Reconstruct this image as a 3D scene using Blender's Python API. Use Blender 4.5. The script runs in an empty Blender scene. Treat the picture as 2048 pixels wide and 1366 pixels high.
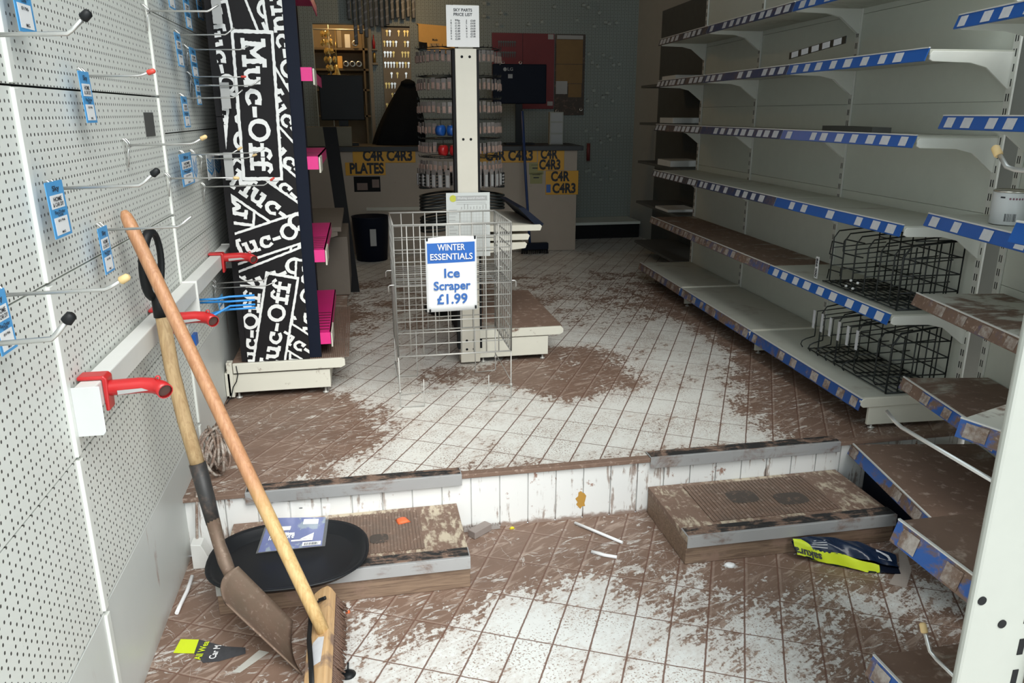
import bpy, math, random
from mathutils import Vector as V
random.seed(7)
C = bpy.context.scene.collection
S = bpy.context.scene
R = random.uniform

# ------------------------------------------------------------------ camera
cam = bpy.data.objects.new('camera', bpy.data.cameras.new('camera')); C.objects.link(cam)
cam.location = (0, 0, 1.42)
cam.rotation_euler = (math.radians(90 - 16.586), 0, math.radians(-10.955))
cam.data.sensor_width = 36; cam.data.lens = 26.956; cam.data.clip_start = .02
S.camera = cam
# ------------------------------------------------------------------ light
S.view_settings.view_transform = 'Standard'; S.view_settings.look = 'None'
S.view_settings.gamma = 1; S.view_settings.use_curve_mapping = False
S.view_settings.exposure = 0.0
W = bpy.data.worlds.new('overcast_sky'); S.world = W; W.use_nodes = True
wb = W.node_tree.nodes['Background']
wb.inputs[0].default_value = (.83, .94, 1.0, 1); wb.inputs[1].default_value = 1.9
pl = bpy.data.lights.new('shop_front_portal', 'AREA'); po = bpy.data.objects.new('shop_front_portal', pl)
C.objects.link(po); po.location = (.95, -.55, 1.65); po.rotation_euler = (math.radians(90), 0, 0)
pl.shape = 'RECTANGLE'; pl.size = 3.3; pl.size_y = 3.3; pl.cycles.is_portal = True
pl2 = pl.copy(); po2 = bpy.data.objects.new('shop_front_portal_top', pl2); C.objects.link(po2); po2.location = (1.0, .6, 3.32); pl2.size_y = 2.3; pl2.cycles.is_portal = True
sl = bpy.data.lights.new('bright_sky_patch', 'SUN'); so = bpy.data.objects.new('bright_sky_patch', sl); C.objects.link(so)
sl.energy = 3.7; sl.angle = math.radians(44); sl.color = (1.0, .985, .94)
so.rotation_euler = V((-.17, .66, -.73)).to_track_quat('-Z', 'Y').to_euler()
def lamp(name, loc, e, col, r=.06):
    l = bpy.data.lights.new(name, 'POINT'); l.energy = e; l.color = col; l.shadow_soft_size = r
    o = bpy.data.objects.new(name, l); C.objects.link(o); o.location = loc
    return o
WARM = (1, .62, .26)
lamp('back_room_bulb', (-.10, 8.12, 2.42), 9, WARM)
lamp('key_board_lamp', (.52, 6.95, 2.42), 6.5, WARM, .04)

# ------------------------------------------------------------------ node helpers
class G:
    def __init__(s, m):
        m.use_nodes = True; s.t = m.node_tree; s.b = s.t.nodes['Principled BSDF']
        s.pos = s.t.nodes.new('ShaderNodeNewGeometry').outputs['Position']
    def L(s, a, b): s.t.links.new(a, b)
    def put(s, sock, val):
        if hasattr(val, 'is_output'): s.L(val, sock)
        else: sock.default_value = val
    def m(s, op, a, b=0., c=0., cl=False):
        n = s.t.nodes.new('ShaderNodeMath'); n.operation = op; n.use_clamp = cl
        for i, x in enumerate((a, b, c)): s.put(n.inputs[i], x)
        return n.outputs[0]
    def xyz(s, v=None):
        n = s.t.nodes.new('ShaderNodeSeparateXYZ'); s.L(v or s.pos, n.inputs[0]); return n.outputs
    def vec(s, x, y, z):
        n = s.t.nodes.new('ShaderNodeCombineXYZ')
        for i, q in enumerate((x, y, z)): s.put(n.inputs[i], q)
        return n.outputs[0]
    def noise(s, scale, det=4, rough=.6, v=None, dist=0.):
        n = s.t.nodes.new('ShaderNodeTexNoise'); s.L(v or s.pos, n.inputs['Vector'])
        n.inputs['Scale'].default_value = scale; n.inputs['Detail'].default_value = det
        n.inputs['Roughness'].default_value = rough; n.inputs['Distortion'].default_value = dist
        return n.outputs[0]
    def scl(s, x, y, z, rot=0., v=None):
        n = s.t.nodes.new('ShaderNodeMapping'); s.L(v or s.pos, n.inputs[0])
        n.inputs['Rotation'].default_value = (0, 0, rot)
        k = s.t.nodes.new('ShaderNodeMapping'); s.L(n.outputs[0], k.inputs[0]); k.inputs['Scale'].default_value = (x, y, z)
        return k.outputs[0]
    def ss(s, x, a, b, lo=0., hi=1.):
        n = s.t.nodes.new('ShaderNodeMapRange'); n.interpolation_type = 'SMOOTHSTEP'
        s.put(n.inputs[0], x); n.inputs[1].default_value = a; n.inputs[2].default_value = b
        n.inputs[3].default_value = lo; n.inputs[4].default_value = hi
        return n.outputs[0]
    def mix(s, f, a, b):
        n = s.t.nodes.new('ShaderNodeMix'); n.data_type = 'RGBA'; s.put(n.inputs[0], f)
        for i, c in ((6, a), (7, b)): s.put(n.inputs[i], c if hasattr(c, 'is_output') else (*c[:3], 1))
        return n.outputs[2]
    def col(s, c): s.put(s.b.inputs['Base Color'], c if hasattr(c, 'is_output') else (*c[:3], 1))
    def rough(s, r): s.put(s.b.inputs['Roughness'], r)
    def bump(s, h, st=.3, d=.002):
        n = s.t.nodes.new('ShaderNodeBump'); n.inputs['Strength'].default_value = st; n.inputs['Distance'].default_value = d
        s.L(h, n.inputs['Height']); s.L(n.outputs[0], s.b.inputs['Normal'])
MUD = (.245, .160, .118); MUD2 = (.150, .092, .066); MUDL = (.42, .325, .265)
def M(name, c, rough=.55, metal=0., var=.12, scale=14, spec=.5):
    m = bpy.data.materials.new(name); g = G(m); f = g.noise(scale, 5)
    d = tuple(x * (1 - var) for x in c); u = tuple(min(1, x * (1 + var)) for x in c)
    g.col(g.mix(f, d, u)); g.rough(rough); g.b.inputs['Metallic'].default_value = metal
    g.b.inputs['Specular IOR Level'].default_value = spec
    return m
def MM(name, c, cover, scale=7, rough=.5, sharp=.08, streak=None, metal=0., fine=.35):
    """paint partly under dried mud; cover 0..1"""
    m = bpy.data.materials.new(name); g = G(m)
    n = g.noise(scale, 8, .65, dist=.6); k = g.noise(scale * 6, 4)
    if streak: k = g.noise(1, 5, .6, g.scl(*streak), .4)
    x = g.m('ADD', n, g.m('MULTIPLY', g.m('SUBTRACT', k, .5), fine))
    th = .5 + (.5 - cover) * .55
    f = g.ss(x, th - sharp, th + sharp)
    md = g.mix(g.noise(scale * 2.3, 6), MUD2, MUD); md = g.mix(g.ss(g.noise(scale * 9, 3), .55, .75), md, MUDL)
    cc = g.mix(g.noise(11, 4), tuple(q * .9 for q in c), c)
    g.col(g.mix(f, cc, md)); g.rough(g.ss(f, 0, 1, rough, .7)); g.b.inputs['Metallic'].default_value = metal
    g.bump(f, .25, .0015)
    return m
def WOOD(name, a, b, ax='x', sc=5, mud=0.):
    m = bpy.data.materials.new(name); g = G(m)
    s = {'x': (1.2, 22, 22), 'y': (22, 1.2, 22), 'z': (22, 22, 1.6)}[ax]
    n = g.noise(sc, 6, .6, g.scl(*s), 1.2)
    c = g.mix(g.ss(n, .3, .7), a, b)
    if mud: c = g.mix(g.ss(g.noise(6, 7), .62 - mud * .4, .72 - mud * .4), c, MUD)
    g.col(c); g.rough(.62); g.bump(n, .2, .001)
    return m

m_panel = M('painted_steel', (.70, .73, .66), .5, var=.05)
m_post = M('white_upright', (.75, .76, .71), .45, var=.05)
m_white = M('white_paint', (.70, .70, .67), .45, var=.06)
m_cream = M('cream_paint', (.60, .57, .48), .5, var=.08)
m_chrome = M('zinc_wire', (.62, .62, .60), .32, .85, var=.08)
m_wire = M('grey_wire', (.46, .45, .42), .42, .4, var=.12)
m_blackwire = M('black_wire', (.018, .022, .022), .4, .1)
m_black = M('black_plastic', (.008, .009, .010), .5, spec=.3)
m_rub = M('black_tray_plastic', (.010, .011, .013), .42, spec=.35)
m_red = M('red_enamel', (.50, .020, .022), .3, spec=.6)
m_redcap = M('red_cap', (.65, .06, .04), .4)
m_tan = M('tan_cap', (.66, .47, .22), .5)
m_blue = M('blue_strip', (.018, .110, .42), .35, var=.08)
m_skyblue = M('sky_blue_card', (.075, .33, .66), .45, var=.05)
m_paper = M('white_paper', (.80, .80, .80), .6, var=.03)
m_ticket = M('price_ticket', (.62, .63, .66), .6, var=.14, scale=60)
m_grey = M('grey_card', (.40, .40, .39), .6, var=.04)
m_ink = M('dark_ink', (.02, .022, .03), .6)
m_blueink = M('blue_ink', (.03, .13, .42), .5, var=.06)
m_bprong = M('blue_plastic', (.03, .26, .66), .35)
m_dark = M('dark_interior', (.014, .014, .015), .8, spec=.2)
m_darkblue = M('navy_plastic', (.004, .007, .018), .6, spec=.2)
m_shaded_board = M('shaded_board', (.15, .125, .10), .75)  # pale board; shade behind the logo stand is put into its colour
m_pink = M('pink_acrylic', (.72, .025, .22), .35, var=.05)
m_yel = M('yellow_plate', (.72, .36, .02), .45, var=.04)
m_neon = M('neon_yellow', (.62, .74, .02), .4, var=.06)
m_gold = M('brass', (.70, .48, .16), .3, .9)
m_silver = M('nickel', (.75, .72, .66), .25, .95)
m_orange = M('orange_rag', (.80, .16, .05), .6)
m_kraft = M('amber_card', (.85, .48, .12), .6)
m_dred = M('dark_red_board', (.19, .022, .026), .55)
m_alu = MM('aluminium_nosing', (.42, .42, .42), .24, 9, .4, .12, (3, 60, 60), metal=.25)
m_grip = MM('black_grip_strip', (.02, .02, .02), .45, 14, .8, .1, (9, 60, 20), fine=.7)
m_cap = M('rubber_black', (.02, .02, .02), .6)
m_shaft = WOOD('ash_shaft', (.42, .27, .13), (.58, .41, .22), 'z')
m_handle = WOOD('varnished_handle', (.52, .24, .11), (.66, .36, .18), 'z')
m_block = WOOD('beech_block', (.50, .30, .14), (.64, .42, .22), 'y', mud=.25)
m_bristle = WOOD('coco_bristle', (.055, .028, .018), (.16, .09, .06), 'x', 14)
m_boxwood = WOOD('muddy_timber', (.135, .085, .058), (.27, .185, .125), 'x', mud=.12)
m_boxtop = MM('muddy_plywood', (.56, .48, .36), .60, 6, .7, .1, (60, 22, 20), fine=.8)
m_mat = MM('ribbed_mat', (.16, .12, .095), .66, 6, .8, .25)
m_rust = MM('rusty_steel', (.17, .125, .09), .40, 8, .55, .25, (10, 4, 30), metal=.3)
m_socket = MM('black_socket', (.035, .034, .034), .25, 12, .5, .2)
m_shelf = MM('shelf_dusty', (.56, .57, .50), .10, 3, .5, .2)
m_shelfmud = MM('shelf_muddy', (.55, .55, .48), .80, 3.2, .45, .12, (5, 40, 20))
m_shelfmid = MM('shelf_half_muddy', (.58, .58, .52), .50, 4, .45, .07, (6, 30, 20))
m_bluemud = MM('blue_strip_muddy', (.03, .12, .42), .46, 9, .4, .06, (14, 14, 40))
m_bluesoil = MM('blue_strip_soiled', (.04, .10, .30), .72, 7, .5, .15)
m_kick = MM('white_kick_muddy', (.72, .70, .60), .13, 9, .5, .06)
m_ticketmud = MM('price_ticket_muddy', (.55, .50, .46), .55, 14, .6, .2)
m_sill = MM('mud_edge', (.30, .20, .15), .8, 6, .7)
m_rope = MM('muddy_cord', (.55, .50, .44), .60, 30, .7, .15)
m_counter = MM('counter_front', (.47, .39, .31), .06, 5, .6, .1)
m_ctop = M('counter_top', (.035, .038, .04), .5)
m_glass = bpy.data.materials.new('clear_film'); _g = G(m_glass)
_g.b.inputs['Base Color'].default_value = (.9, .92, .95, 1); _g.rough(.12)
_g.b.inputs['Alpha'].default_value = .12

def pegmat(name, base, ax, pitch=.0183, pz=.031, mud=0.):
    m = bpy.data.materials.new(name); g = G(m); x = g.xyz(); u = x[ax]; z = x[2]
    def hole(up, uo, zo):
        a = g.m('SUBTRACT', g.m('FRACT', g.m('ADD', g.m('DIVIDE', u, up), uo)), .5)
        a = g.m('MULTIPLY', a, up / .0029)
        b = g.m('SUBTRACT', g.m('FRACT', g.m('ADD', g.m('DIVIDE', z, pz), zo)), .5)
        b = g.m('MULTIPLY', b, pz / .0034)
        d = g.m('ADD', g.m('POWER', g.m('ABSOLUTE', a), 2.4), g.m('POWER', g.m('ABSOLUTE', b), 2.4))
        return g.ss(d, .75, 1.2, 1, 0)
    f = g.m('MAXIMUM', hole(pitch, 0, 0), hole(pitch * 2, .25, .5))
    c = g.mix(g.noise(5, 6), tuple(q * .93 for q in base), base)
    if mud: c = g.mix(g.ss(g.noise(7, 8, .7), .70, .74), c, MUDL)
    g.col(g.mix(f, c, (.05, .05, .045))); g.rough(.5)
    return m
m_pegx = pegmat('perforated_steel', (.77, .785, .735), 1, mud=1)
m_pegback = pegmat('perforated_back_wall', (.26, .30, .28), 0)
def plinthmat():
    m = bpy.data.materials.new('plain_plinth'); g = G(m); x = g.xyz()
    st = g.noise(1, 6, .65, g.scl(30, 14, 2.2), .5)
    f = g.m('MULTIPLY', g.ss(st, .60, .66), g.ss(g.noise(3, 3), .5, .62))
    low = g.ss(g.m('ADD', x[2], g.m('MULTIPLY', g.noise(6, 4), .14)), .04, .13, 1, 0)
    c = g.mix(g.noise(4, 5), (.62, .64, .61), (.70, .71, .68))
    c = g.mix(g.m('MULTIPLY', f, .7), c, (.33, .17, .12)); g.col(g.mix(g.m('MULTIPLY', low, .55), c, MUD)); g.rough(.4)
    return m
m_plinth = plinthmat()
def risermat():
    m = bpy.data.materials.new('painted_boards'); g = G(m); x = g.xyz()
    st = g.noise(1, 6, .65, g.scl(34, 10, 3.2), .6)
    top = g.ss(x[2], .10, .21); n = g.noise(9, 5)
    f = g.ss(g.m('ADD', st, g.m('MULTIPLY', g.m('SUBTRACT', n, .5), .5)), .58, .66)
    lw = g.ss(g.m('ADD', x[2], g.m('MULTIPLY', g.noise(25, 4), .04)), .025, .04, 1, 0)
    f = g.m('MAXIMUM', g.m('MULTIPLY', f, .75), g.m('MULTIPLY', lw, .9))
    c = g.mix(g.ss(g.noise(16, 6, .7), .62, .68), (.80, .80, .78), (.34, .20, .15))
    g.col(g.mix(f, c, MUD)); g.rough(.5)
    return m
m_riser = risermat()
def floormat(name, A, ph, B, phb, upper):
    m = bpy.data.materials.new(name); g = G(m); x = g.xyz(); a = math.radians(A); b = math.radians(B)
    wob = g.m('MULTIPLY', g.m('SUBTRACT', g.noise(30, 2), .5), .004)
    s = g.m('ADD', g.m('ADD', g.m('MULTIPLY', x[0], math.sin(a)), g.m('MULTIPLY', x[1], -math.cos(a))), wob)
    t = g.m('ADD', g.m('ADD', g.m('MULTIPLY', x[0], -math.sin(b)), g.m('MULTIPLY', x[1], math.cos(b))), wob)
    def line(q, p, off, w):
        f = g.m('FRACT', g.m('ADD', g.m('DIVIDE', g.m('SUBTRACT', q, off), p), .5))
        return g.ss(g.m('MULTIPLY', g.m('ABSOLUTE', g.m('SUBTRACT', f, .5)), p), w * .55, w, 1, 0)
    gr = g.m('MAXIMUM', line(s, .103 if not upper else .0998, ph, .0033), line(t, .186, phb, .0026))
    gl = g.m('MAXIMUM', line(s, .103 if not upper else .0998, ph + .006, .005), line(t, .186, phb + .004, .004))
    n1 = g.noise(4.2, 9, .62, dist=.5)
    n2 = g.noise(1, 6, .6, g.scl(9, 46, 9, -.5), .8)
    n2b = g.noise(1, 6, .6, g.scl(40, 11, 9, .35), .8)
    n3 = g.noise(62, 5, .65)
    def ell(cx, cy, rx, ry, v):
        d = g.m('ADD', g.m('POWER', g.m('DIVIDE', g.m('SUBTRACT', x[0], cx), rx), 2.), g.m('POWER', g.m('DIVIDE', g.m('SUBTRACT', x[1], cy), ry), 2.))
        return g.ss(d, .25, 1.5, v, 0)
    if upper:
        cov = g.m('ADD', .235, g.ss(x[0], -.50, .02, .55, 0.))
        for e in ((.92, 3.42, .36, .42, .50), (2.05, 2.65, .52, .85, .62), (2.25, 4.0, .45, 1.3, .5), (-.3, 2.95, .42, .42, .38), (.45, 3.45, .3, .2, .25), (1.0, 5.0, 2.2, .9, .22), (.9, 2.45, .5, .07, .16)):
            cov = g.m('ADD', cov, ell(*e))
    else:
        cov = g.m('ADD', .30, g.ss(x[1], 1.70, 2.12, 0., .42))
        for e in ((1.35, 1.75, .5, .34, .15), (-.5, 1.95, .34, .6, .50), (.62, 2.28, .34, .18, .14), (1.5, 1.35, .5, .35, .2), (.55, 1.9, .26, .2, -.22)):
            cov = g.m('ADD', cov, ell(*e))
    q = g.m('ADD', cov, g.m('MULTIPLY', g.m('SUBTRACT', n1, .5), 1.2))
    q = g.m('ADD', q, g.m('MULTIPLY', g.m('SUBTRACT', n2, .5), .95 if not upper else .6))
    q = g.m('ADD', q, g.m('MULTIPLY', g.m('SUBTRACT', n2b, .5), .55))
    q = g.m('ADD', q, g.m('MULTIPLY', g.m('SUBTRACT', n3, .5), .85))
    scr = g.noise(7, 3, .5, dist=2.2); sc2 = g.noise(3.1, 2, .5, g.scl(1, 1, 1, .7), 1.2)
    scr = g.m('MULTIPLY', g.ss(g.m('ABSOLUTE', g.m('SUBTRACT', scr, .5)), .002, .009, 1, 0), g.ss(sc2, .46, .56))
    rv = g.m('MULTIPLY', g.ss(g.noise(1, 6, .62, g.scl(13, 42, 9, -.25), 1.0), .565, .62), g.ss(g.noise(3.4, 3, .5), .44, .54))
    f = g.m('MULTIPLY', g.m('MULTIPLY', g.ss(q, .43, .55), g.m('SUBTRACT', 1., g.m('MULTIPLY', scr, .6))), g.m('SUBTRACT', 1., g.m('MULTIPLY', rv, .8)))
    film = g.ss(q, .10, .46, .02, .34)
    spk = g.noise(150, 3, .55); spc = g.noise(5, 3, .5)
    spk = g.ss(g.m('ADD', spk, g.m('MULTIPLY', g.m('SUBTRACT', spc, .5), .35)), .58, .65)
    strk = g.ss(g.m('ADD', g.m('MAXIMUM', n2, g.m('SUBTRACT', n2b, .03)), g.m('MULTIPLY', g.m('SUBTRACT', n1, .5), .5)), .64, .70, 0, .75)
    tile = g.mix(g.noise(18, 4), (.66, .67, .645), (.74, .75, .73)) if not upper else g.mix(g.noise(18, 4), (.70, .695, .65), (.79, .785, .74))
    tile = g.mix(film, tile, MUDL)
    tile = g.mix(strk, tile, MUDL); tile = g.mix(g.m('MULTIPLY', spk, .85), tile, MUD)
    md = g.mix(g.noise(9, 6), MUD2, MUD); md = g.mix(g.ss(n2, .52, .66, 0, .65), md, MUDL); md = g.mix(g.ss(g.noise(2.2, 4), .55, .68, 0, .55), md, MUD2)
    c = g.mix(f, tile, md)
    c = g.mix(g.m('MULTIPLY', g.m('MULTIPLY', f, gl), .35), c, MUDL)
    c = g.mix(g.m('MULTIPLY', gr, .92), c, (.155, .082, .058))
    g.col(c); g.rough(g.m('ADD', .24, g.m('ADD', g.m('MULTIPLY', f, .16), g.m('MULTIPLY', g.noise(20, 4), .22))))
    g.bump(g.m('SUBTRACT', g.m('MULTIPLY', f, .5), gr), .35, .002)
    return m
m_floor = floormat('muddy_tiles', 63, -.494, -26, 1.962, False)
m_floorup = floormat('muddy_tiles_upper', 61.5, -.861, -30, 2.437, True)

# ------------------------------------------------------------------ mesh helpers
WL = {}
class MB:
    def __init__(s): s.v = []; s.f = []; s.sm = []; s.mi = []; s.cur = 0
    def add(s, vs, fs, sm=False):
        n = len(s.v); s.v += [V(p) for p in vs]
        for f in fs: s.f.append([i + n for i in f]); s.sm.append(sm); s.mi.append(s.cur)
        return s
    def hexa(s, p):
        return s.add(p, [(0, 3, 2, 1), (4, 5, 6, 7), (0, 1, 5, 4), (1, 2, 6, 5), (2, 3, 7, 6), (3, 0, 4, 7)])
    def box(s, x0, y0, z0, x1, y1, z1):
        return s.hexa([(x0, y0, z0), (x1, y0, z0), (x1, y1, z0), (x0, y1, z0), (x0, y0, z1), (x1, y0, z1), (x1, y1, z1), (x0, y1, z1)])
    def fbox(s, F, u0, v0, z0, u1, v1, z1):
        return s.hexa([F(u0, v0, z0), F(u1, v0, z0), F(u1, v1, z0), F(u0, v1, z0), F(u0, v0, z1), F(u1, v0, z1), F(u1, v1, z1), F(u0, v1, z1)])
    def ob(s, c, a, b, d, ha, hb, hd):
        c, a, b, d = V(c), V(a).normalized() * ha, V(b).normalized() * hb, V(d).normalized() * hd
        return s.hexa([c - a - b - d, c + a - b - d, c + a + b - d, c - a + b - d, c - a - b + d, c + a - b + d, c + a + b + d, c - a + b + d])
    def prism(s, pts, d):
        pts = [V(p) for p in pts]; d = V(d); n = len(pts)
        return s.add(pts + [p + d for p in pts], [list(range(n))[::-1], list(range(n, 2 * n))] + [(i, (i + 1) % n, (i + 1) % n + n, i + n) for i in range(n)])
    def quad(s, a, b, c, d): return s.add([a, b, c, d], [(0, 1, 2, 3)])
    def tube(s, pts, r, n=8, cap=True, flat=1.):
        pts = [V(p) for p in pts]; k = len(pts); rs = r if isinstance(r, (list, tuple)) else [r] * k
        vs = []; up = None
        for i, p in enumerate(pts):
            t = (pts[min(i + 1, k - 1)] - pts[max(i - 1, 0)]).normalized()
            if up is None: up = t.orthogonal().normalized()
            else:
                up = up - t * up.dot(t)
                up = up.normalized() if up.length > 1e-6 else t.orthogonal().normalized()
            w = t.cross(up)
            vs += [p + (up * math.cos(2 * math.pi * j / n) + w * math.sin(2 * math.pi * j / n) * flat) * rs[i] for j in range(n)]
        fs = [(i * n + j, i * n + (j + 1) % n, (i + 1) * n + (j + 1) % n, (i + 1) * n + j) for i in range(k - 1) for j in range(n)]
        s.add(vs, fs, True)
        if cap: m = len(s.v) - len(vs); s.f += [[m + j for j in range(n)][::-1], [m + (k - 1) * n + j for j in range(n)]]; s.sm += [False] * 2; s.mi += [s.cur] * 2
        return s
    def lathe(s, c, ax, prof, n=20, cap=True):
        c = V(c); ax = V(ax).normalized(); u = ax.orthogonal().normalized(); w = ax.cross(u)
        vs = [c + ax * h + (u * math.cos(2 * math.pi * j / n) + w * math.sin(2 * math.pi * j / n)) * r for r, h in prof for j in range(n)]
        k = len(prof)
        s.add(vs, [(i * n + j, i * n + (j + 1) % n, (i + 1) * n + (j + 1) % n, (i + 1) * n + j) for i in range(k - 1) for j in range(n)], True)
        if cap: m = len(s.v) - len(vs); s.f += [[m + j for j in range(n)][::-1], [m + (k - 1) * n + j for j in range(n)]]; s.sm += [False] * 2; s.mi += [s.cur] * 2
        return s
    def grid(s, P, nu, nv):
        return s.add([P(i / nu, j / nv) for j in range(nv + 1) for i in range(nu + 1)],
                     [(j * (nu + 1) + i, j * (nu + 1) + i + 1, (j + 1) * (nu + 1) + i + 1, (j + 1) * (nu + 1) + i) for j in range(nv) for i in range(nu)], True)
def lk(name, data, parent, loc):
    o = bpy.data.objects.new(name, data); C.objects.link(o)
    if parent: o.parent = parent; o.location = (0, 0, 0); WL[o.name] = WL[parent.name]
    else: o.location = loc; WL[o.name] = V(loc)
    return o
def obj(name, mb, mat, parent=None, loc=None, bevel=0, solid=0, sub=0):
    if parent: loc = WL[parent.name]
    elif loc is None:
        xs = [p.x for p in mb.v]; ys = [p.y for p in mb.v]; zs = [p.z for p in mb.v]
        loc = V(((min(xs) + max(xs)) / 2, (min(ys) + max(ys)) / 2, min(zs)))
    loc = V(loc)
    me = bpy.data.meshes.new(name); me.from_pydata([p - loc for p in mb.v], [], mb.f); me.update()
    for i, p in enumerate(me.polygons): p.use_smooth = mb.sm[i]; p.material_index = mb.mi[i]
    for q in (mat if isinstance(mat, (list, tuple)) else [mat]): me.materials.append(q)
    o = lk(name, me, parent, loc)
    if sub: d = o.modifiers.new('sub', 'SUBSURF'); d.levels = d.render_levels = sub
    if solid: d = o.modifiers.new('solid', 'SOLIDIFY'); d.thickness = solid; d.offset = 0
    if bevel: d = o.modifiers.new('bev', 'BEVEL'); d.width = bevel; d.segments = 2; d.limit_method = 'ANGLE'
    return o
def tag(o, label, cat, group=None):
    o['label'] = label; o['category'] = cat
    if group: o['group'] = group
    return o
def thing(name, label, cat, loc, group=None): return tag(lk(name, None, None, loc), label, cat, group)
def struct(name, mb, mat, **k):
    o = obj(name, mb, mat, **k); o['kind'] = 'structure'; return o
def dup(root, loc, label=None, rotz=None):
    def cp(o, par):
        c = o.copy(); C.objects.link(c)
        if par: c.parent = par
        for ch in list(o.children): cp(ch, c)
        return c
    r = cp(root, None); r.location = loc; WL[r.name] = V(loc)
    if rotz is not None: r.rotation_euler = (0, 0, rotz)
    if label: r['label'] = label
    return r
_txt = {}
def textmesh(st, bold, spacing=1.):
    k = (st, bold, spacing)
    if k not in _txt:
        cu = bpy.data.curves.new('t', 'FONT'); cu.body = st; cu.size = 1; cu.offset = bold; cu.align_x = 'CENTER'; cu.align_y = 'CENTER'
        cu.space_character = spacing; cu.resolution_u = 3
        o = bpy.data.objects.new('t', cu); C.objects.link(o); bpy.context.view_layer.update()
        me = bpy.data.meshes.new_from_object(o.evaluated_get(bpy.context.evaluated_depsgraph_get()))
        _txt[k] = ([v.co.copy() for v in me.vertices], [list(p.vertices) for p in me.polygons])
        bpy.data.objects.remove(o); bpy.data.meshes.remove(me); bpy.data.curves.remove(cu)
    return _txt[k]
def addtext(mb, st, c, right, up, size, width=None, bold=.0, lift=.0012, spacing=1.):
    vs, fs = textmesh(st, bold, spacing); c = V(c); r = V(right).normalized(); u = V(up).normalized(); n = r.cross(u)
    sx = size
    if width:
        w = max(p.x for p in vs) - min(p.x for p in vs); sx = width / w
    mb.add([c + r * p.x * sx + u * p.y * size + n * lift for p in vs], fs)
    return mb
X, Y, Z = V((1, 0, 0)), V((0, 1, 0)), V((0, 0, 1))
def frame(O, a, n):
    O, a, n = V((*O, 0)), V((*a, 0)).normalized(), V((*n, 0)).normalized()
    return lambda u, v, z: O + a * u + n * v + Z * z
def bev(mb): return mb

# ------------------------------------------------------------------ the room
struct('floor', MB().box(-3, -3.0, -.1, 4, 2.415, 0), m_floor)
struct('floor_upper', MB().box(-1.2, 2.43, .02, 3.2, 9.9, .22), m_floorup)
wl = MB(); [wl.box(a, -.45, 0, b, c_, 3.3) for a, b, c_ in ((-.78, -.665, 9.9),)]
m_wall = M('grey_plaster', (.42, .42, .39), .8, var=.06)
struct('wall_left', wl, m_wall)
struct('wall_right', MB().box(2.75, -.45, 0, 2.87, 9.9, 3.3), m_wall)
struct('ceiling', MB().box(-.78, 1.7, 3.3, 2.87, 9.9, 3.4), M('ceiling_board', (.40, .40, .38), .85))  # unseen; raised and cut back at the front to let sky onto the floor
wbk = MB(); wbk.box(-.645, 7.70, .22, -.36, 7.82, 3.3); wbk.box(.13, 7.70, .22, 2.75, 7.82, 3.3); wbk.box(-.36, 7.70, 2.205, .13, 7.82, 3.3)
struct('wall_back', wbk, m_pegback)
struct('wall_back_room', MB().box(-.645, 9.0, .22, .9, 9.1, 3.3), M('back_room_plaster', (.45, .36, .25), .8))
rs = MB()
xx = -.60
while xx < 2.3:
    rs.box(xx + .0022, 2.41, .0, xx + .1, 2.43, .205); xx += .1022
rs.box(-.645, 2.42, 0, 2.3, 2.43, .205)
struct('trim_1', rs, m_riser)
struct('trim_2', MB().box(-.645, 2.398, .205, 2.3, 2.43, .221), m_sill, bevel=.002)
# marks on the riser boards
st = MB().add([(.722 + (.020 if q % 2 else .016) * math.cos(q * .42) * (1 + .15 * math.sin(q * 3)), 2.4092, .075 + (.036 if q % 3 else .028) * math.sin(q * .42)) for q in range(15)], [list(range(15))])
tag(obj('paint_stain', st, M('mustard_stain', (.50, .27, .05), .6)), 'mustard yellow stain on the white riser boards', 'stain')

# ------------------------------------------------------------------ left wall shelving bays
WX = -.625
def bay(y0, y1, seams, top, label, zlow, plain=None):
    t = thing('pegboard_bay', label, 'shop wall panel', (WX, (y0 + y1) / 2, zlow), 'perforated wall bays along the shop side')
    zs = [top] + list(seams)
    for i in range(len(zs) - 1):
        mt = m_pegx if not (plain and i >= plain) else m_panel
        obj('perforated_panel', MB().box(WX - .02, y0 + .004, zs[i + 1] + .0022, WX, y1 - .004, zs[i] - .0022), mt, t)
    # plinth with bottom following the step
    p = MB().box(WX - .02, y0 + .004, zlow, WX + .001, y1 - .004, zs[-1] - .003)
    obj('plain_plinth', p, m_plinth, t)
    u = MB()
    for a, b in zip(zs[:-1], zs[1:]): u.box(WX - .004, y1 - .011, b + .004, WX + .007, y1 + .011, a - .004)
    u.box(WX - .004, y1 - .011, zlow + .01, WX + .007, y1 + .011, zs[-1] - .008)
    obj('upright', u, m_post, t, bevel=.002)
    obj('seam_backing', MB().box(WX - .03, y0, zlow, WX - .02, y1, top), m_dark, t)
bay(-.44, .53, (1.47, 1.093, .716, .336), 2.2, 'nearest perforated wall bay beside the shop entrance', 0)
bay(.53, 1.645, (1.47, 1.093, .716, .336), 2.2, 'perforated grey wall bay with rust-brown mud marks by the entrance', 0)
bay(1.645, 2.745, (1.85, 1.47, 1.093, .716, .345), 2.2, 'perforated wall bay behind the leaning shovel and broom', 0)
bay(2.745, 3.88, (1.73, 1.355, .966, .575), 2.1, 'perforated wall bay just before the black and white logo board', .23, plain=None)
bay(3.88, 5.0, (1.73, 1.355, .966, .575), 2.1, 'perforated wall bay hidden behind the black and white logo board', .23)
sq = MB(); sq.box(WX, 2.545, 1.352, WX + .0015, 2.655, 1.422)
tag(obj('cut_out', sq, M('cut_out_shadow', (.075, .075, .07), .8)), 'dark square cut-out in the perforated wall panel', 'hole')

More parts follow.
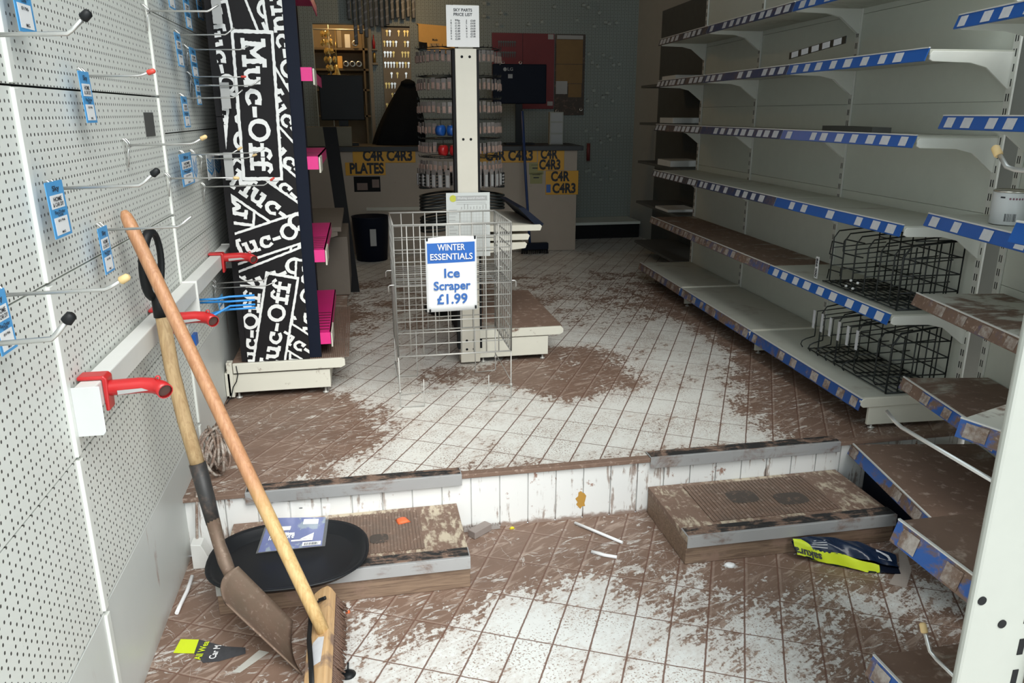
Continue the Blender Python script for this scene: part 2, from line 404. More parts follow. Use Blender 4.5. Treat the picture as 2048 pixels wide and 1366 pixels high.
# ------------------------------------------------------------------ hooks and tags on the left wall
def hook(y, z, xt, zt, cap, label, r=.0026, twin=False, bx=WX):
    t = thing('peg_hook', label, 'hook', (bx + .004, y, z), 'wire peg hooks on the perforated wall')
    c = MB()
    for d in (-.011, .011):
        c.tube([(bx - .004, y + d, z + .014), (bx + .006, y + d, z + .016), (bx + .014, y + d * .9, z + .006), (bx + .016, y + d * .8, z - .004)], .0027, 6)
    c.tube([(bx + .016, y - .010, z - .004), (bx + .016, y + .010, z - .004)], .0027, 6)
    c.tube([(bx + .016, y, z - .002), (bx + .010, y, z - .02), (bx + .006, y, z - .058)], .0027, 6)
    obj('hook_clip', c, m_chrome, t)
    for d in ((-.006, .006) if twin else (0,)):
        L = xt - bx
        e = (xt, y + d, zt)
        b0 = (bx + .015, y + d, z); b1 = (xt - min(.035, L * .2), y + d, z + (zt - z) * .12)
        obj('hook_rod', MB().tube([b0, b1, tuple(V(b1).lerp(V(e), .25) - V((0, 0, .001))), e], r, 7), m_chrome, t)
        if cap:
            dv = (V(e) - V(b1)).normalized()
            obj('tip_cap', MB().tube([V(e) - dv * .010, V(e) - dv * .008, V(e) + dv * .006, V(e) + dv * .009], [r * 1.5, r * 2.1, r * 1.9, r * 1.0], 8), cap, t)
    return t
HK = [
 (1.55, 1.548, -.452, 1.583, m_black, 'thick peg hook with black tip high by the entrance', .0042),
 (2.024, 1.502, -.467, 1.513, m_redcap, 'red-tipped peg hook holding a blue tag above the broom', .003),
 (2.295, 1.337, -.416, 1.356, m_tan, 'bare tan-tipped peg hook below the square cut-out', .003),
 (1.73, 1.273, -.416, 1.303, m_black, 'black-tipped peg hook holding the large blue tag at eye level', .0036),
 (1.987, 1.152, -.409, 1.179, None, 'uncapped white peg hook passing in front of the broom handle', .0032),
 (1.416, 1.123, -.413, 1.144, m_tan, 'yellow-tipped peg hook near the entrance above the black-tipped one', .0035),
 (1.30, 1.068, -.470, 1.106, m_black, 'lowest black-tipped peg hook near the entrance', .0046),
 (2.71, 1.216, -.403, 1.214, m_tan, 'brass-tipped peg hook on the second upright', .0026),
 (2.697, 1.719, -.403, 1.741, None, 'uncapped peg hook high on the second upright', .0032),
 (3.112, 1.688, -.418, 1.715, None, 'peg hook holding the narrow blue tag nearest the second upright, upper row', .0026),
 (3.245, 1.649, -0.391, 1.664, None, 'peg hook holding the narrow tag next to the logo board, upper row', .0026),
 (3.250, 1.553, -0.420, 1.554, m_redcap, 'small red-tipped peg hook beside the logo board', .0022),
 (3.071, 1.471, -.405, 1.501, None, 'peg hook holding a single narrow tag in the middle row', .0026),
 (2.96, 1.278, -.418, 1.299, m_tan, 'tan-tipped hook holding the wide blue tag with chevron cards', .0022),
 (3.134, 1.273, -.352, 1.291, None, 'longest peg hook among the chevron cards', .0022),
 (3.276, 1.247, -.409, 1.26, m_tan, 'orange-tipped peg hook among the chevron cards', .0022),
 (3.270, 0.748, -0.385, 0.790, None, 'bare peg hook under the farthest red tube', .0026),
 (3.260, 0.730, -0.378, 0.745, None, 'peg hook with a crumpled blue tag above the blue prongs', .0022),
]
for y, z, xt, zt, cap, lb, r in HK: hook(y, z, xt, zt, cap, lb, r)
hook(3.280, 1.520, -0.364, 1.543, None, 'double-rod peg hook against the logo board', .0022, True)
hook(3.270, 1.139, -0.349, 1.166, m_redcap, 'double-rod peg hook low beside the logo board', .0022, True)
def wtag(y0, y1, z0, z1, label, big=False, x=-.592, tx=True, lean=.004):
    t = thing('reorder_tag', label, 'tag', (x, (y0 + y1) / 2, z0), 'blue reorder tags hanging from peg hooks')
    h = z1 - z0; w = y1 - y0; yc = (y0 + y1) / 2
    def P(a, b, o=0): return V((x + o + lean * (1 - b), y0 + w * a, z0 + h * b))
    def rect(a0, b0, a1, b1, o): return [P(a0, b0, o), P(a1, b0, o), P(a1, b1, o), P(a0, b1, o)]
    obj('card', MB().prism(rect(0, 0, 1, 1, 0), (-.0016, 0, 0)), m_skyblue, t)
    k = MB(); k.prism(rect(.12, .05, .88, .36, .0005), (-.0004, 0, 0)); k.prism(rect(.12, .52, .88, .76, .0005), (-.0004, 0, 0))
    obj('white_label', k, m_paper, t)
    e = MB()
    u = (P(0, 1) - P(0, 0))
    for s_, b, sz, ww in (('HOME', .68, .11, .48), ('& CAR DIY', .585, .10, .62), ('Re-Order', .45, .09, .6), ('Sky', .87, .13, .4), ('Code', .40, .07, .3), ('0196', .30, .06, .4), ('MG', .09, .06, .2)):
        addtext(e, s_, P(.5, b, .001), Y, u, sz * h, ww * w, .02, .0004)
    obj('lettering', e, m_ink, t)
wtag(1.625, 1.705, 1.562, 1.70, 'blue reorder tag at the top under the highest black-tipped hook')
wtag(1.915, 1.985, 1.399, 1.509, 'blue reorder tag hanging from the red-tipped hook')
wtag(1.628, 1.718, 1.184, 1.292, 'large blue reorder tag at eye level near the first upright')
wtag(1.885, 1.952, 1.062, 1.168, 'blue reorder tag next to the top of the broom handle')
wtag(1.325, 1.385, 1.040, 1.142, 'blue reorder tag cut by the picture edge near the entrance')
wtag(2.946, 3.036, 1.574, 1.684, 'narrow blue tag nearest the second upright, upper row')
wtag(3.172, 3.285, 1.548, 1.654, 'narrow blue tag next to the logo board, upper row')
wtag(3.205, 3.285, 1.450, 1.545, 'small blue tag on the small red-tipped hook')
wtag(2.934, 3.026, 1.372, 1.476, 'single narrow blue tag in the middle row')
wtag(2.795, 2.985, 1.180, 1.287, 'wide blue reorder tag beside the chevron cards')
wtag(2.905, 3.0, 1.755, 1.86, 'blue tag cut by the top edge, nearest of three')
wtag(3.158, 3.262, 1.716, 1.83, 'blue tag cut by the top edge, middle of three')
wtag(3.416, 3.52, 1.778, 1.87, 'blue tag cut by the top edge, closest to the logo board')
wtag(3.18, 3.29, .640, .700, 'crumpled blue tag low beside the logo board')
def chev(y0, y1, z0, z1, x, label):
    t = thing('chevron_card', label, 'card', (x, (y0 + y1) / 2, z0), 'white cards with blue chevrons')
    obj('card', MB().box(x - .001, y0, z0, x, y1, z1), m_paper, t)
    k = MB(); yc = (y0 + y1) / 2; w = (y1 - y0) / 2; h = z1 - z0
    for i in range(4):
        zz = z1 - h * (.12 + .13 * i); d = .055 * h * (1 if i < 3 else 2)
        for sg in (-1, 1): k.quad((x + .001, yc, zz - .25 * h), (x + .001, yc + sg * w, zz), (x + .001, yc + sg * w, zz - d), (x + .001, yc, zz - .25 * h - d))
    obj('chevron_print', k, m_skyblue, t)
chev(3.0, 3.07, 1.178, 1.28, -.592, 'thin chevron card tucked behind the wide blue tag')
chev(3.27, 3.42, 1.165, 1.262, -.592, 'blue chevron card nearest the grey card')
chev(3.43, 3.58, 1.160, 1.258, -.592, 'blue chevron card touching the grey card')
for (x0, x1, z0, z1, lb) in ((-.530, -.497, 1.163, 1.271, 'plain grey card beside the chevron cards'), (-.516, -.482, 1.437, 1.534, 'plain grey card half way up beside the logo board'), (-.516, -.482, 1.744, 1.84, 'plain grey card at the top beside the logo board')):
    t = thing('grey_card', lb, 'card', (-.6, 3.285, z0), 'blank grey cards')
    obj('card', MB().box(x0, 3.283, z0, x1, 3.285, z1), m_grey, t)
    obj('card_wire', MB().tube([(WX, 3.287, z1 - .01), (x1 - .01, 3.287, z1 - .01)], .0015, 5), m_chrome, t)
# ------------------------------------------------------------------ white rail with red tube arms
def rail(y0, y1, z0, z1, label, plate):
    t = thing('display_rail', label, 'rail', (-.6, y0, z0), 'white rails along the perforated wall')
    obj('rail_beam', MB().box(WX + .008, y0, z0, -.574, y1, z1), m_white, t, bevel=.003)
    if plate: obj('end_plate', MB().prism([(-.628 + .01, y0 - .003, z1 + .004), (-.562, y0 - .003, z1 + .004), (-.562, y0 - .003, z1 - .098), (-.568, y0 - .003, z1 - .106), (-.618, y0 - .003, z1 - .106)], (0, -.003, 0)), M('plate_white', (.60, .61, .60), .5, var=.04) if y0 < 2 else m_white, t, bevel=.001)
    obj('rail_bracket', MB().box(WX + .008, y1 - .02, z0 - .05, -.568, y1 - .008, z1 + .004), m_white, t, bevel=.002)
rail(1.655, 2.74, .812, .867, 'near white box rail with a hanging white end plate', True)
rail(2.75, 3.54, .812, .867, 'far white box rail reaching to the logo board', False)
def redarm(y, z, label, hide=False):
    t = thing('red_tube_arm', label, 'bracket', (-.6, y, z - .05), 'red tube arms on the white rail')
    b = MB()
    b.prism([(WX + .003, y - .02, .868), (-.573, y - .02, .868), (-.573, y - .02, .796), (-.565, y - .02, .796), (-.562, y - .02, .870), (-.568, y - .02, .877), (WX + .003, y - .02, .877)], (0, .04, 0))
    obj('saddle_clamp', b, m_red, t, bevel=.003)
    pts = [(-.566, y, z), (-.54, y, z + .001), (-.50, y, z + .002), (-.475, y - .002, z), (-.457, y - .010, z - .004), (-.446, y - .024, z - .008)]
    tb = MB().tube(pts, .0175, 14, False); tb.tube(pts, .0152, 14, False)
    n = 14; m = len(tb.v) - 2 * n * len(pts)
    a, b2 = m + (len(pts) - 1) * n, m + n * len(pts) + (len(pts) - 1) * n
    for j in range(n): tb.f.append([a + j, a + (j + 1) % n, b2 + (j + 1) % n, b2 + j]); tb.sm.append(False); tb.mi.append(0)
    obj('curved_tube', tb, m_red, t)
    obj('tube_lining', MB().lathe((-.4505, y - .0175, z - .0062), (.5, -.75, -.25), [(.015, 0), (.015, .001)], 14), M('dusty_lining', (.10, .05, .04), .8), t)
    obj('eyelet', MB().lathe((-.462, y - .008, z + .019), Y, [(.003, -.002), (.006, -.002), (.006, .002), (.003, .002), (.003, -.002)], 12, False), m_red, t)
    lbm = MB(); lbm.prism([(-.545, y - .0182, z - .001), (-.495, y - .0182, z + .001), (-.482, y - .0182, z - .005), (-.545, y - .0176, z - .011)], (0, -.0006, 0))
    obj('sticker', lbm, m_grey, t)
redarm(1.72, .843, 'nearest red tube arm clamped over the white rail')
redarm(2.32, .843, 'middle red tube arm behind the leaning broom handle')
redarm(3.26, .855, 'farthest red tube arm in front of the logo board')
t = thing('prong_hook', 'bright blue plastic multi-prong hook below the white rail', 'hook', (-.61, 2.9, .72))
for i, (dy, z) in enumerate(((0, .770), (.03, .752), (-.05, .735), (.05, .722))):
    obj('prong', MB().tube([(WX + .002, 2.88 + dy, z - (.03 if i > 1 else 0)), (-.54, 2.88 + dy, z - (.01 if i > 1 else 0)), (-.50, 2.90, z + .002), (-.41, 2.90, z + .004)], .0042, 7), m_bprong, t)
obj('prong_base', MB().box(WX + .001, 2.80, .62, WX + .014, 2.84, .66), m_blue, t)

# ------------------------------------------------------------------ shovel and broom
t = thing('shovel', 'long-handled square shovel with rusty blade leaning on the white rail', 'shovel', (-.30, 1.86, 0))
obj('shaft', MB().tube([(-.546, 2.145, .915), (-.531, 2.112, .752), (-.513, 2.10, .61), (-.480, 2.055, .470)], [.0185, .019, .0195, .0195], 12), m_shaft, t)
gp = []
for i in range(25):
    a = 2 * math.pi * i / 24
    gp.append((-.553 + .012 * math.sin(a) - .006 * math.cos(a), 2.145 + .042 * math.sin(a), 1.035 - .088 * math.cos(a)))
obj('grip', MB().tube(gp, .0125, 8, False, .7).tube([(-.545, 2.143, .895), (-.551, 2.145, .96)], [.022, .017], 10), m_black, t)
obj('socket', MB().tube([(-.485, 2.06, .495), (-.468, 2.042, .40), (-.455, 2.025, .325)], [.0225, .0215, .019], 12), m_socket, t)
obj('neck', MB().tube([(-.456, 2.027, .335), (-.440, 1.995, .275), (-.424, 1.965, .240), (-.405, 1.935, .205)], [.019, .017, .019, .016], 12), m_rust, t)
cA, cB, cC, cD = V((-.222, 1.757, .004)), V((-.255, 1.925, .052)), V((-.428, 1.845, .212)), V((-.402, 1.95, .25))
def blade(a, b):
    e = .10 * max(0, 1 - a / .16) ** 2 * (4 * (b - .5) ** 2)
    l = cC.lerp(cA, min(1, a + e)); r = cD.lerp(cB, min(1, a + e)); p = l.lerp(r, b)
    nn = (cA - cC).cross(cD - cC).normalized()
    if nn.z < 0: nn = -nn
    return p - nn * (.030 * (1 - (2 * b - 1) ** 2)) * (.5 + .5 * a) + nn * .012 * (1 - a) * 0
obj('blade', MB().grid(blade, 16, 12), m_rust, t, solid=.004)
t = thing('broom', 'wooden broom standing on its bristles and leaning on the perforated wall', 'broom', (-.17, 1.8, 0))
P0, P1 = V((-.158, 1.765, .118)), V((-.594, 2.108, 1.182))
hp = [P0.lerp(P1, k) for k in (0, .1, .25, .45, .65, .85, .97, .99, 1)]
m_handle2 = bpy.data.materials.new('broom_handle'); g = G(m_handle2); xx_ = g.xyz()
n_ = g.noise(4, 6, .6, g.scl(24, 24, 2), 1.4)
c1 = g.mix(g.ss(n_, .3, .7), (.40, .185, .088), (.53, .28, .145)); c2 = g.mix(g.ss(n_, .3, .7), (.50, .31, .12), (.65, .45, .21))
g.col(g.mix(g.ss(g.m('ADD', xx_[2], g.m('MULTIPLY', n_, .12)), .46, .60), c2, c1)); g.rough(.5)
obj('handle', MB().tube(hp, [.0165, .0175, .018, .0175, .017, .017, .0165, .014, .008], 14), m_handle2, t)
bn, bw = V((-.5, 0, .866)), V((.866, 0, .5)); bc = V((-.160, 1.735, .092))
def blk(a): return [bc + Y * a]
o = obj('brush_block', MB().prism([bc + Y * (-.235 + .02 * (1 - math.cos(q))) * 1 + bw * (.030 * math.sin(q)) for q in []] or [bc + Y * yy + bw * ww for yy, ww in ((-.235, -.022), (-.235, .022), (-.22, .032), (.212, .032), (.230, .022), (.236, 0), (.230, -.022), (.212, -.032), (-.22, -.032))], bn * .03), m_block, t, bevel=.004)
br = MB()
for i in range(62):
    for j in range(7):
        p = bc + Y * (-.228 + .456 * (i + R(.2, .8)) / 62) + bw * (-.026 + .052 * (j + .5) / 7)
        d = (-bn + bw * ((j - 3) * .03 + R(-.05, .05)) + Y * R(-.12, .12)).normalized()
        br.tube([p, p + d * .04 , p + d * R(.050, .060) + bw * .002], [.0036, .0032, .002], 5)
obj('bristles', br, m_bristle, t)
sp = [bc + Y * .165 + bn * .036 + bw * .012, bc + Y * .145 + bn * .046 - bw * .004, bc + Y * .12 + bn * .050 - bw * .012, bc + bn * .048 - bw * .012, bc - Y * .10 + bn * .038 - bw * .006, bc - Y * .16 + bn * .032 - bw * .004]
obj('metal_brace', MB().tube(sp, .0085, 8, True, .4).tube([bc + Y * .165 + bn * .034 + bw * .012 + bw * .010, bc + Y * .165 + bn * .038 + bw * .002], .005, 8), m_black, t)
obj('sticker', MB().prism([bc + bn * .0308 + Y * a + bw * b for a, b in ((-.09, -.02), (-.09, .016), (.0, .022), (.012, .004), (.0, -.012))], bn * .0006), m_ticket, t)

# ------------------------------------------------------------------ step boxes and nosings
def nosing(par, x0, x1, y, z, name='stair_nosing', label=None, d=.052):
    if label: par = thing(name, label, 'stair edge', ((x0 + x1) / 2, y, z - .04), 'aluminium stair nosings')
    a = MB().box(x0, y - .006, z - .038, x1, y - .002, z + .003); a.box(x0, y - .006, z + .001, x1, y + d, z + .004)
    n = obj('metal_nosing' if not label else 'metal_edge', a, m_alu, par, bevel=.001)
    i = MB()
    for k in range(2): i.box(x0 + .004, y + .003 + k * .024, z + .0035, x1 - .004, y + .024 + k * .024, z + .0062)
    obj('grip_strip', i, m_grip, n)
nosing(None, -.43, .287, 2.398, .2215, label='dented aluminium step edge with black grip above the tray')
nosing(None, .975, 1.735, 2.398, .2215, label='aluminium step edge with black grip above the mat step box')
def stepbox(x0, x1, y0, h, label, mat0, mat1, prints):
    t = thing('step_box', label, 'step', ((x0 + x1) / 2, 2.23, 0), 'low wooden step boxes')
    f = MB().box(x0, y0 + .004, 0, x1, y0 + .03, h - .022); f.box(x0, y0 + .03, 0, x0 + .03, 2.405, h - .022); f.box(x1 - .03, y0 + .03, 0, x1, 2.405, h - .022); f.box(x0 + .03, 2.38, 0, x1 - .03, 2.405, h - .022)
    obj('timber_frame', f, m_boxwood, t, bevel=.003)
    obj('top_board', MB().box(x0, y0, h - .022, x1, 2.407, h), m_boxtop, t, bevel=.002)
    r = MB(); k = 34
    for i in range(k):
        a = mat0 + (mat1 - mat0) * i / k; r.box(a, y0 + .075, h, a + (mat1 - mat0) / k * .72, 2.38, h + .0035)
    r.box(mat0, y0 + .075, h, mat1, 2.38, h + .0012)
    rm = obj('ribbed_mat', r, m_mat, t)
    for q in prints: obj('dark_patch', MB().add([(q[0] + q[2] * math.copysign(abs(math.cos(a)) ** .6, math.cos(a)), q[1] + q[3] * math.copysign(abs(math.sin(a)) ** .6, math.sin(a)) , h + .0042) for a in [i * .35 for i in range(18)]], [list(range(18))]), m_dark2, rm)
    nosing(t, x0, x1, y0, h)
    return t
m_dark2 = MM('bare_rubber', (.075, .06, .05), .30, 30, .7)
stepbox(-.478, .268, 2.06, .110, 'low step box half under the black oval tray', -.22, .135, [(-.005, 2.215, .03, .028)])
stepbox(.975, 1.735, 2.05, .104, 'low step box with dark footprints on its ribbed mat', 1.10, 1.58, [(1.275, 2.265, .055, .045), (1.44, 2.22, .06, .042)])

# tray, bag
t_c = V((-.275, 2.14, .1165))
def ov(rx, ry, z, n=48):
    o_ = []
    for i in range(n):
        a = 2 * math.pi * i / n; c_, s_ = math.cos(a), math.sin(a)
        o_.append((t_c.x + rx * math.copysign(abs(c_) ** .82, c_), t_c.y + ry * math.copysign(abs(s_) ** .82, s_), t_c.z + z))
    return o_
tr = MB(); rings = [ov(.19, .145, .003), ov(.212, .166, .004), ov(.224, .178, .022), ov(.236, .190, .026), ov(.239, .193, .022), ov(.228, .182, .016), ov(.214, .168, 0), ov(.19, .145, 0)]
tr.add([p for r_ in rings for p in r_], [(i * 48 + j, i * 48 + (j + 1) % 48, (i + 1) * 48 + (j + 1) % 48, (i + 1) * 48 + j) for i in range(7) for j in range(48)] , True)
tr.f += [list(range(48)), list(range(7 * 48, 8 * 48))[::-1]]; tr.sm += [False, False]; tr.mi += [0, 0]
tag(obj('oval_tray', tr, m_rub), 'large black oval plastic tray resting on the step box', 'tray')
t = thing('product_bag', 'clear plastic bag with blue backing card propped in the black tray', 'bag', (-.26, 2.15, .121))
b00, b10, b11, b01 = V((-.376, 2.165, .134)), V((-.170, 2.165, .136)), V((-.148, 2.222, .250)), V((-.318, 2.226, .272))
def bagp(o): return lambda a, b: b00.lerp(b10, a).lerp(b01.lerp(b11, a), b) + V((0, -.5, .35)) * o * (1 - (2 * a - 1) ** 4) * max(0, 1 - b * 1.1) ** .5 + V((0, -.5, .3)) * .004 * math.sin(a * 17 + b * 5) * b
obj('clear_film', MB().grid(bagp(.022), 18, 14), m_glass, t)
crd = MB().grid(lambda a, b: bagp(.004)(.03 + .92 * a, .02 + .66 * b), 10, 10)
m_bagcard = bpy.data.materials.new('bag_card'); g = G(m_bagcard)
g.col(g.mix(g.ss(g.noise(22, 4, .6), .56, .62), (.022, .045, .23), (.16, .21, .27))); g.rough(.35)
obj('backing_card', crd, m_bagcard, t)
def onb(a0, b0, a1, b1, o): f_ = bagp(o); return [f_(a0, b0), f_(a1, b0), f_(a1, b1), f_(a0, b1)]
obj('white_label', MB().add(onb(.60, .53, .84, .64, .013), [(0, 1, 2, 3)]).add(onb(.66, .05, .93, .13, .023), [(0, 1, 2, 3)]), m_paper, t)
bars = MB()
for i in range(12): bars.add(onb(.69 + i * .018, .06, .69 + i * .018 + R(.005, .012), .115, .0238), [(0, 1, 2, 3)])
obj('barcode', bars, m_ink, t)
obj('silver_print', MB().add(onb(.48, .17, .80, .20, .02), [(0, 1, 2, 3)]).add(onb(.60, .21, .80, .33, .018), [(0, 1, 2)]).add(onb(.12, .42, .42, .50, .016), [(0, 1, 2, 3)]).add(onb(.18, .33, .50, .36, .018), [(0, 1, 2, 3)]), m_silver, t)
addt = MB(); addtext(addt, 'microfibre', bagp(.02)(.32, .30), b10 - b00, b01 - b00, .028, .075, .02, .002)
obj('lettering', addt, m_paper, t)
obj('hang_hole', MB().add([bagp(.003)(.5 + .035 * math.cos(q * .6), .88 + .014 * math.sin(q * .6)) + V((0, -.001, .0008)) for q in range(10)], [list(range(10))]), m_dark, t)

# ------------------------------------------------------------------ litter on the floor
t = thing('crumpled_packet', 'crumpled navy and neon yellow product packet lying against the step box', 'packet', (1.52, 1.99, 0))
def pk(a, b):
    top = [V((1.345, 2.045, .062)), V((1.43, 2.015, .078)), V((1.545, 1.985, .062)), V((1.665, 1.945, .022))]
    bot = [V((1.350, 2.010, .020)), V((1.43, 1.965, .004)), V((1.535, 1.895, .004)), V((1.632, 1.868, .004))]
    i = min(2, int(a * 3)); f_ = a * 3 - i
    p = bot[i].lerp(bot[i + 1], f_).lerp(top[i].lerp(top[i + 1], f_), b)
    return p + V((0, -.5, .8)) * (.030 * math.sin(math.pi * b) * math.sin(math.pi * min(1, a * .95 + .04)) + .004 * math.sin(a * 25 + b * 9))
obj('navy_film', MB().grid(lambda a, b: pk(a, .30 + .70 * b), 24, 10), M('navy_film', (.008, .018, .045), .25), t)
obj('neon_band', MB().grid(lambda a, b: pk(a * .78, .33 * b * (1 - .7 * max(0, a - .5))), 20, 5).grid(lambda a, b: pk(.10 * a + .08 * (1 - b) * a, .30 + .62 * b) + V((0, -.0012, .0012)), 6, 6), m_neon, t)
obj('bottom_film', MB().add([pk(i / 12, 0) for i in range(13)] + [pk(i / 12, 1) - Z * .012 for i in range(12, -1, -1)], [list(range(26))]), m_darkblue, t)
e = MB(); addtext(e, 'sakura', pk(.13, .17) + V((0, -.004, .004)), pk(.0, .3) - pk(.25, .15), pk(.1, .0) - pk(.1, .3), .035, .085, .03, .002)
obj('lettering', e, m_ink, t)
obj('barcode_label', MB().add([pk(.80, .45), pk(.93, .45), pk(.93, .8), pk(.80, .8)], [(0, 1, 2, 3)]).add([], []), m_ticket, t).location.z += .003
pr = MB()
for k in range(4): pr.add([pk(.16 + .10 * k * .2, .42 + .1 * k) + V((0, -.001, .0015)), pk(.34, .42 + .1 * k) + V((0, -.001, .0015)), pk(.34, .445 + .1 * k) + V((0, -.001, .0015)), pk(.16 + .02 * k, .445 + .1 * k) + V((0, -.001, .0015))], [(0, 1, 2, 3)])
obj('small_print', pr, m_ticket, t)
t = thing('torn_label', 'torn green and black packaging label on the muddy tiles', 'label', (-.49, 1.92, 0))
lb = lambda a, b, z=.002: V((-.575 + .195 * a, 1.915 + .055 * b - .035 * a, z))
obj('green_half', MB().add([lb(0, 0), lb(.29, -.05), lb(.30, 1), lb(.04, 1.05)], [(0, 1, 2, 3)]), m_neon, t, solid=.001)
obj('black_half', MB().add([lb(.29, -.05), lb(.45, -.75), lb(.66, -.65), lb(1, -.1), lb(.98, .35), lb(.70, .45), lb(.30, 1)], [list(range(7))]), M('muddy_black_print', (.05, .05, .055), .6, var=.5, scale=40), t, solid=.001)
e = MB(); addtext(e, 'All Wea', lb(.39, .12, .003), V((.15, 1, 0)), V((-1, .15, 0)), .026, .075, .02, .001); tx1 = obj('green_lettering', e, m_neon, t)
e = MB(); addtext(e, 'Car M', lb(.58, .0, .003), V((.15, 1, 0)), V((-1, .15, 0)), .026, .055, .02, .001); obj('white_lettering', e, m_paper, t)
def blob(name, c, rx, ry, h, mat, label, cat, n=12, group=None):
    b = MB(); rim = [V((c[0] + rx * (.75 + R(0, .4)) * math.cos(2 * math.pi * i / n), c[1] + ry * (.75 + R(0, .4)) * math.sin(2 * math.pi * i / n), c[2])) for i in range(n)]
    mid = [V((c[0], c[1], c[2])).lerp(p, .6) + Z * h * R(.6, 1.1) for p in rim]
    b.add(rim + mid + [V(c) + Z * h], [(i, (i + 1) % n, n + (i + 1) % n, n + i) for i in range(n)] + [(n + i, n + (i + 1) % n, 2 * n) for i in range(n)], True)
    b.f.append(list(range(n))[::-1]); b.sm.append(False); b.mi.append(0)
    return tag(obj(name, b, mat), label, cat, group)
blob('orange_rag', (.075, 2.315, .113), .028, .024, .007, m_orange, 'crumpled bright orange scrap on the ribbed mat', 'scrap')
blob('orange_scrap', (-.107, 2.008, 0), .008, .007, .006, m_orange, 'tiny orange-red scrap beside the broom bristles', 'scrap')
blob('white_shard', (1.118, 2.024, 0), .022, .016, .008, m_paper, 'small white shard in front of the mat step box', 'shard')
blob('yellow_scrap', (.462, 2.385, 0), .010, .006, .008, M('yellow_bit', (.75, .62, .03)), 'tiny yellow scrap at the foot of the riser', 'scrap')
blob('clay_lump', (1.66, 1.55, .208), .07, .05, .03, M('terracotta_clay', (.36, .17, .10), .8), 'orange-brown clay lump on the lowest muddy shelf', 'clay')
def stick(name, pts, r, mat, label, cat, group=None): return tag(obj(name, MB().tube(pts, r, 8), mat), label, cat, group)
stick('white_strip', [(.690, 2.372, .006), (.745, 2.30, .007), (.815, 2.213, .006)], .0055, m_paper, 'longer white plastic strip on the mud below the riser', 'strip', 'white strips on the mud')
stick('white_strip', [(.695, 2.180, .005), (.73, 2.150, .006), (.768, 2.132, .005)], .006, m_paper, 'shorter white plastic strip nearer the camera on the mud', 'strip', 'white strips on the mud')
stick('cable_end', [(-.586, 2.245, .03), (-.592, 2.19, .014), (-.600, 2.13, .008), (-.602, 2.09, .008)], .006, m_paper, 'white cable end bent on the floor under the shovel', 'cable')
tag(obj('paper_strip', MB().prism([(-.405, 1.805, .001), (-.385, 1.800, .001), (-.318, 1.868, .001), (-.345, 1.882, .001)], (0, 0, .0012)), M('muddy_paper', (.45, .44, .40), .7)), 'pale paper strip lying on the tiles beside the shovel blade', 'paper')
tag(obj('grey_block', MB().ob((.345, 2.375, .014), (.6, .45, 0), (-.45, .6, 0), Z, .042, .017, .013), M('grey_plastic_block', (.26, .22, .20), .6), bevel=.002), 'small muddy grey block at the corner of the tray step box', 'block')
cmb = MB().box(.29, 2.392, .001, .42, 2.404, .012)
for i in range(13): cmb.box(.292 + i * .01, 2.392, .012, .297 + i * .01, 2.397, .024)
tag(obj('plastic_comb', cmb, M('grey_comb', (.33, .30, .28), .6)), 'grey toothed plastic strip against the riser foot', 'strip')
tag(obj('torn_card', MB().prism([(1.56, 1.83, .001), (1.60, 1.80, .001), (1.68, 1.88, .001), (1.735, 1.98, .001), (1.715, 1.99, .001), (1.655, 1.905, .001)], (0, 0, .0015)), M('torn_grey_card', (.40, .34, .30), .7)), 'torn grey card on the floor beside the crumpled packet', 'card')
t = thing('black_suction_cup', 'small black plastic disc with a peg on the tiles by the broom', 'disc', (-.104, 1.738, 0))
obj('cup', MB().lathe((-.104, 1.738, 0), Z, [(.012, .004), (.019, .0), (.021, .002), (.012, .008), (.004, .010)], 20), m_black, t)
obj('peg', MB().tube([(-.104, 1.738, .009), (-.102, 1.75, .03)], .0025, 8), m_black, t)
cl = MB()
for k in range(11):
    ph = R(0, 6); cx, cy, cz = -.555 + R(-.012, .012), 2.62 + R(-.02, .02) , .292 + R(-.01, .01); rr = R(.058, .074); tl = R(-.25, .25)
    cl.tube([(cx + .028 * math.sin(a + ph) * (1 + tl) + .010 * k / 11, cy + rr * 1.25 * math.cos(a), cz + rr * math.sin(a) + .004 * math.sin(3 * a)) for a in [i * 2 * math.pi / 20 for i in range(21)]], .0048, 6, False)
cl.tube([(-.575, 2.50, .25), (-.58, 2.41, .235), (-.585, 2.385, .15), (-.59, 2.37, .07), (-.565, 2.34, .055)], .0045, 6)
tag(obj('cord_coil', cl, m_rope), 'muddy white coiled cord at the step corner behind the shovel', 'cord')
tag(obj('white_bracket', MB().prism([(-.602, 2.33, .001), (-.545, 2.33, .001), (-.548, 2.33, .03), (-.57, 2.33, .085), (-.602, 2.33, .09)], (0, .05, 0)), m_white, bevel=.002), 'white metal bracket on the floor against the wall plinth', 'bracket')
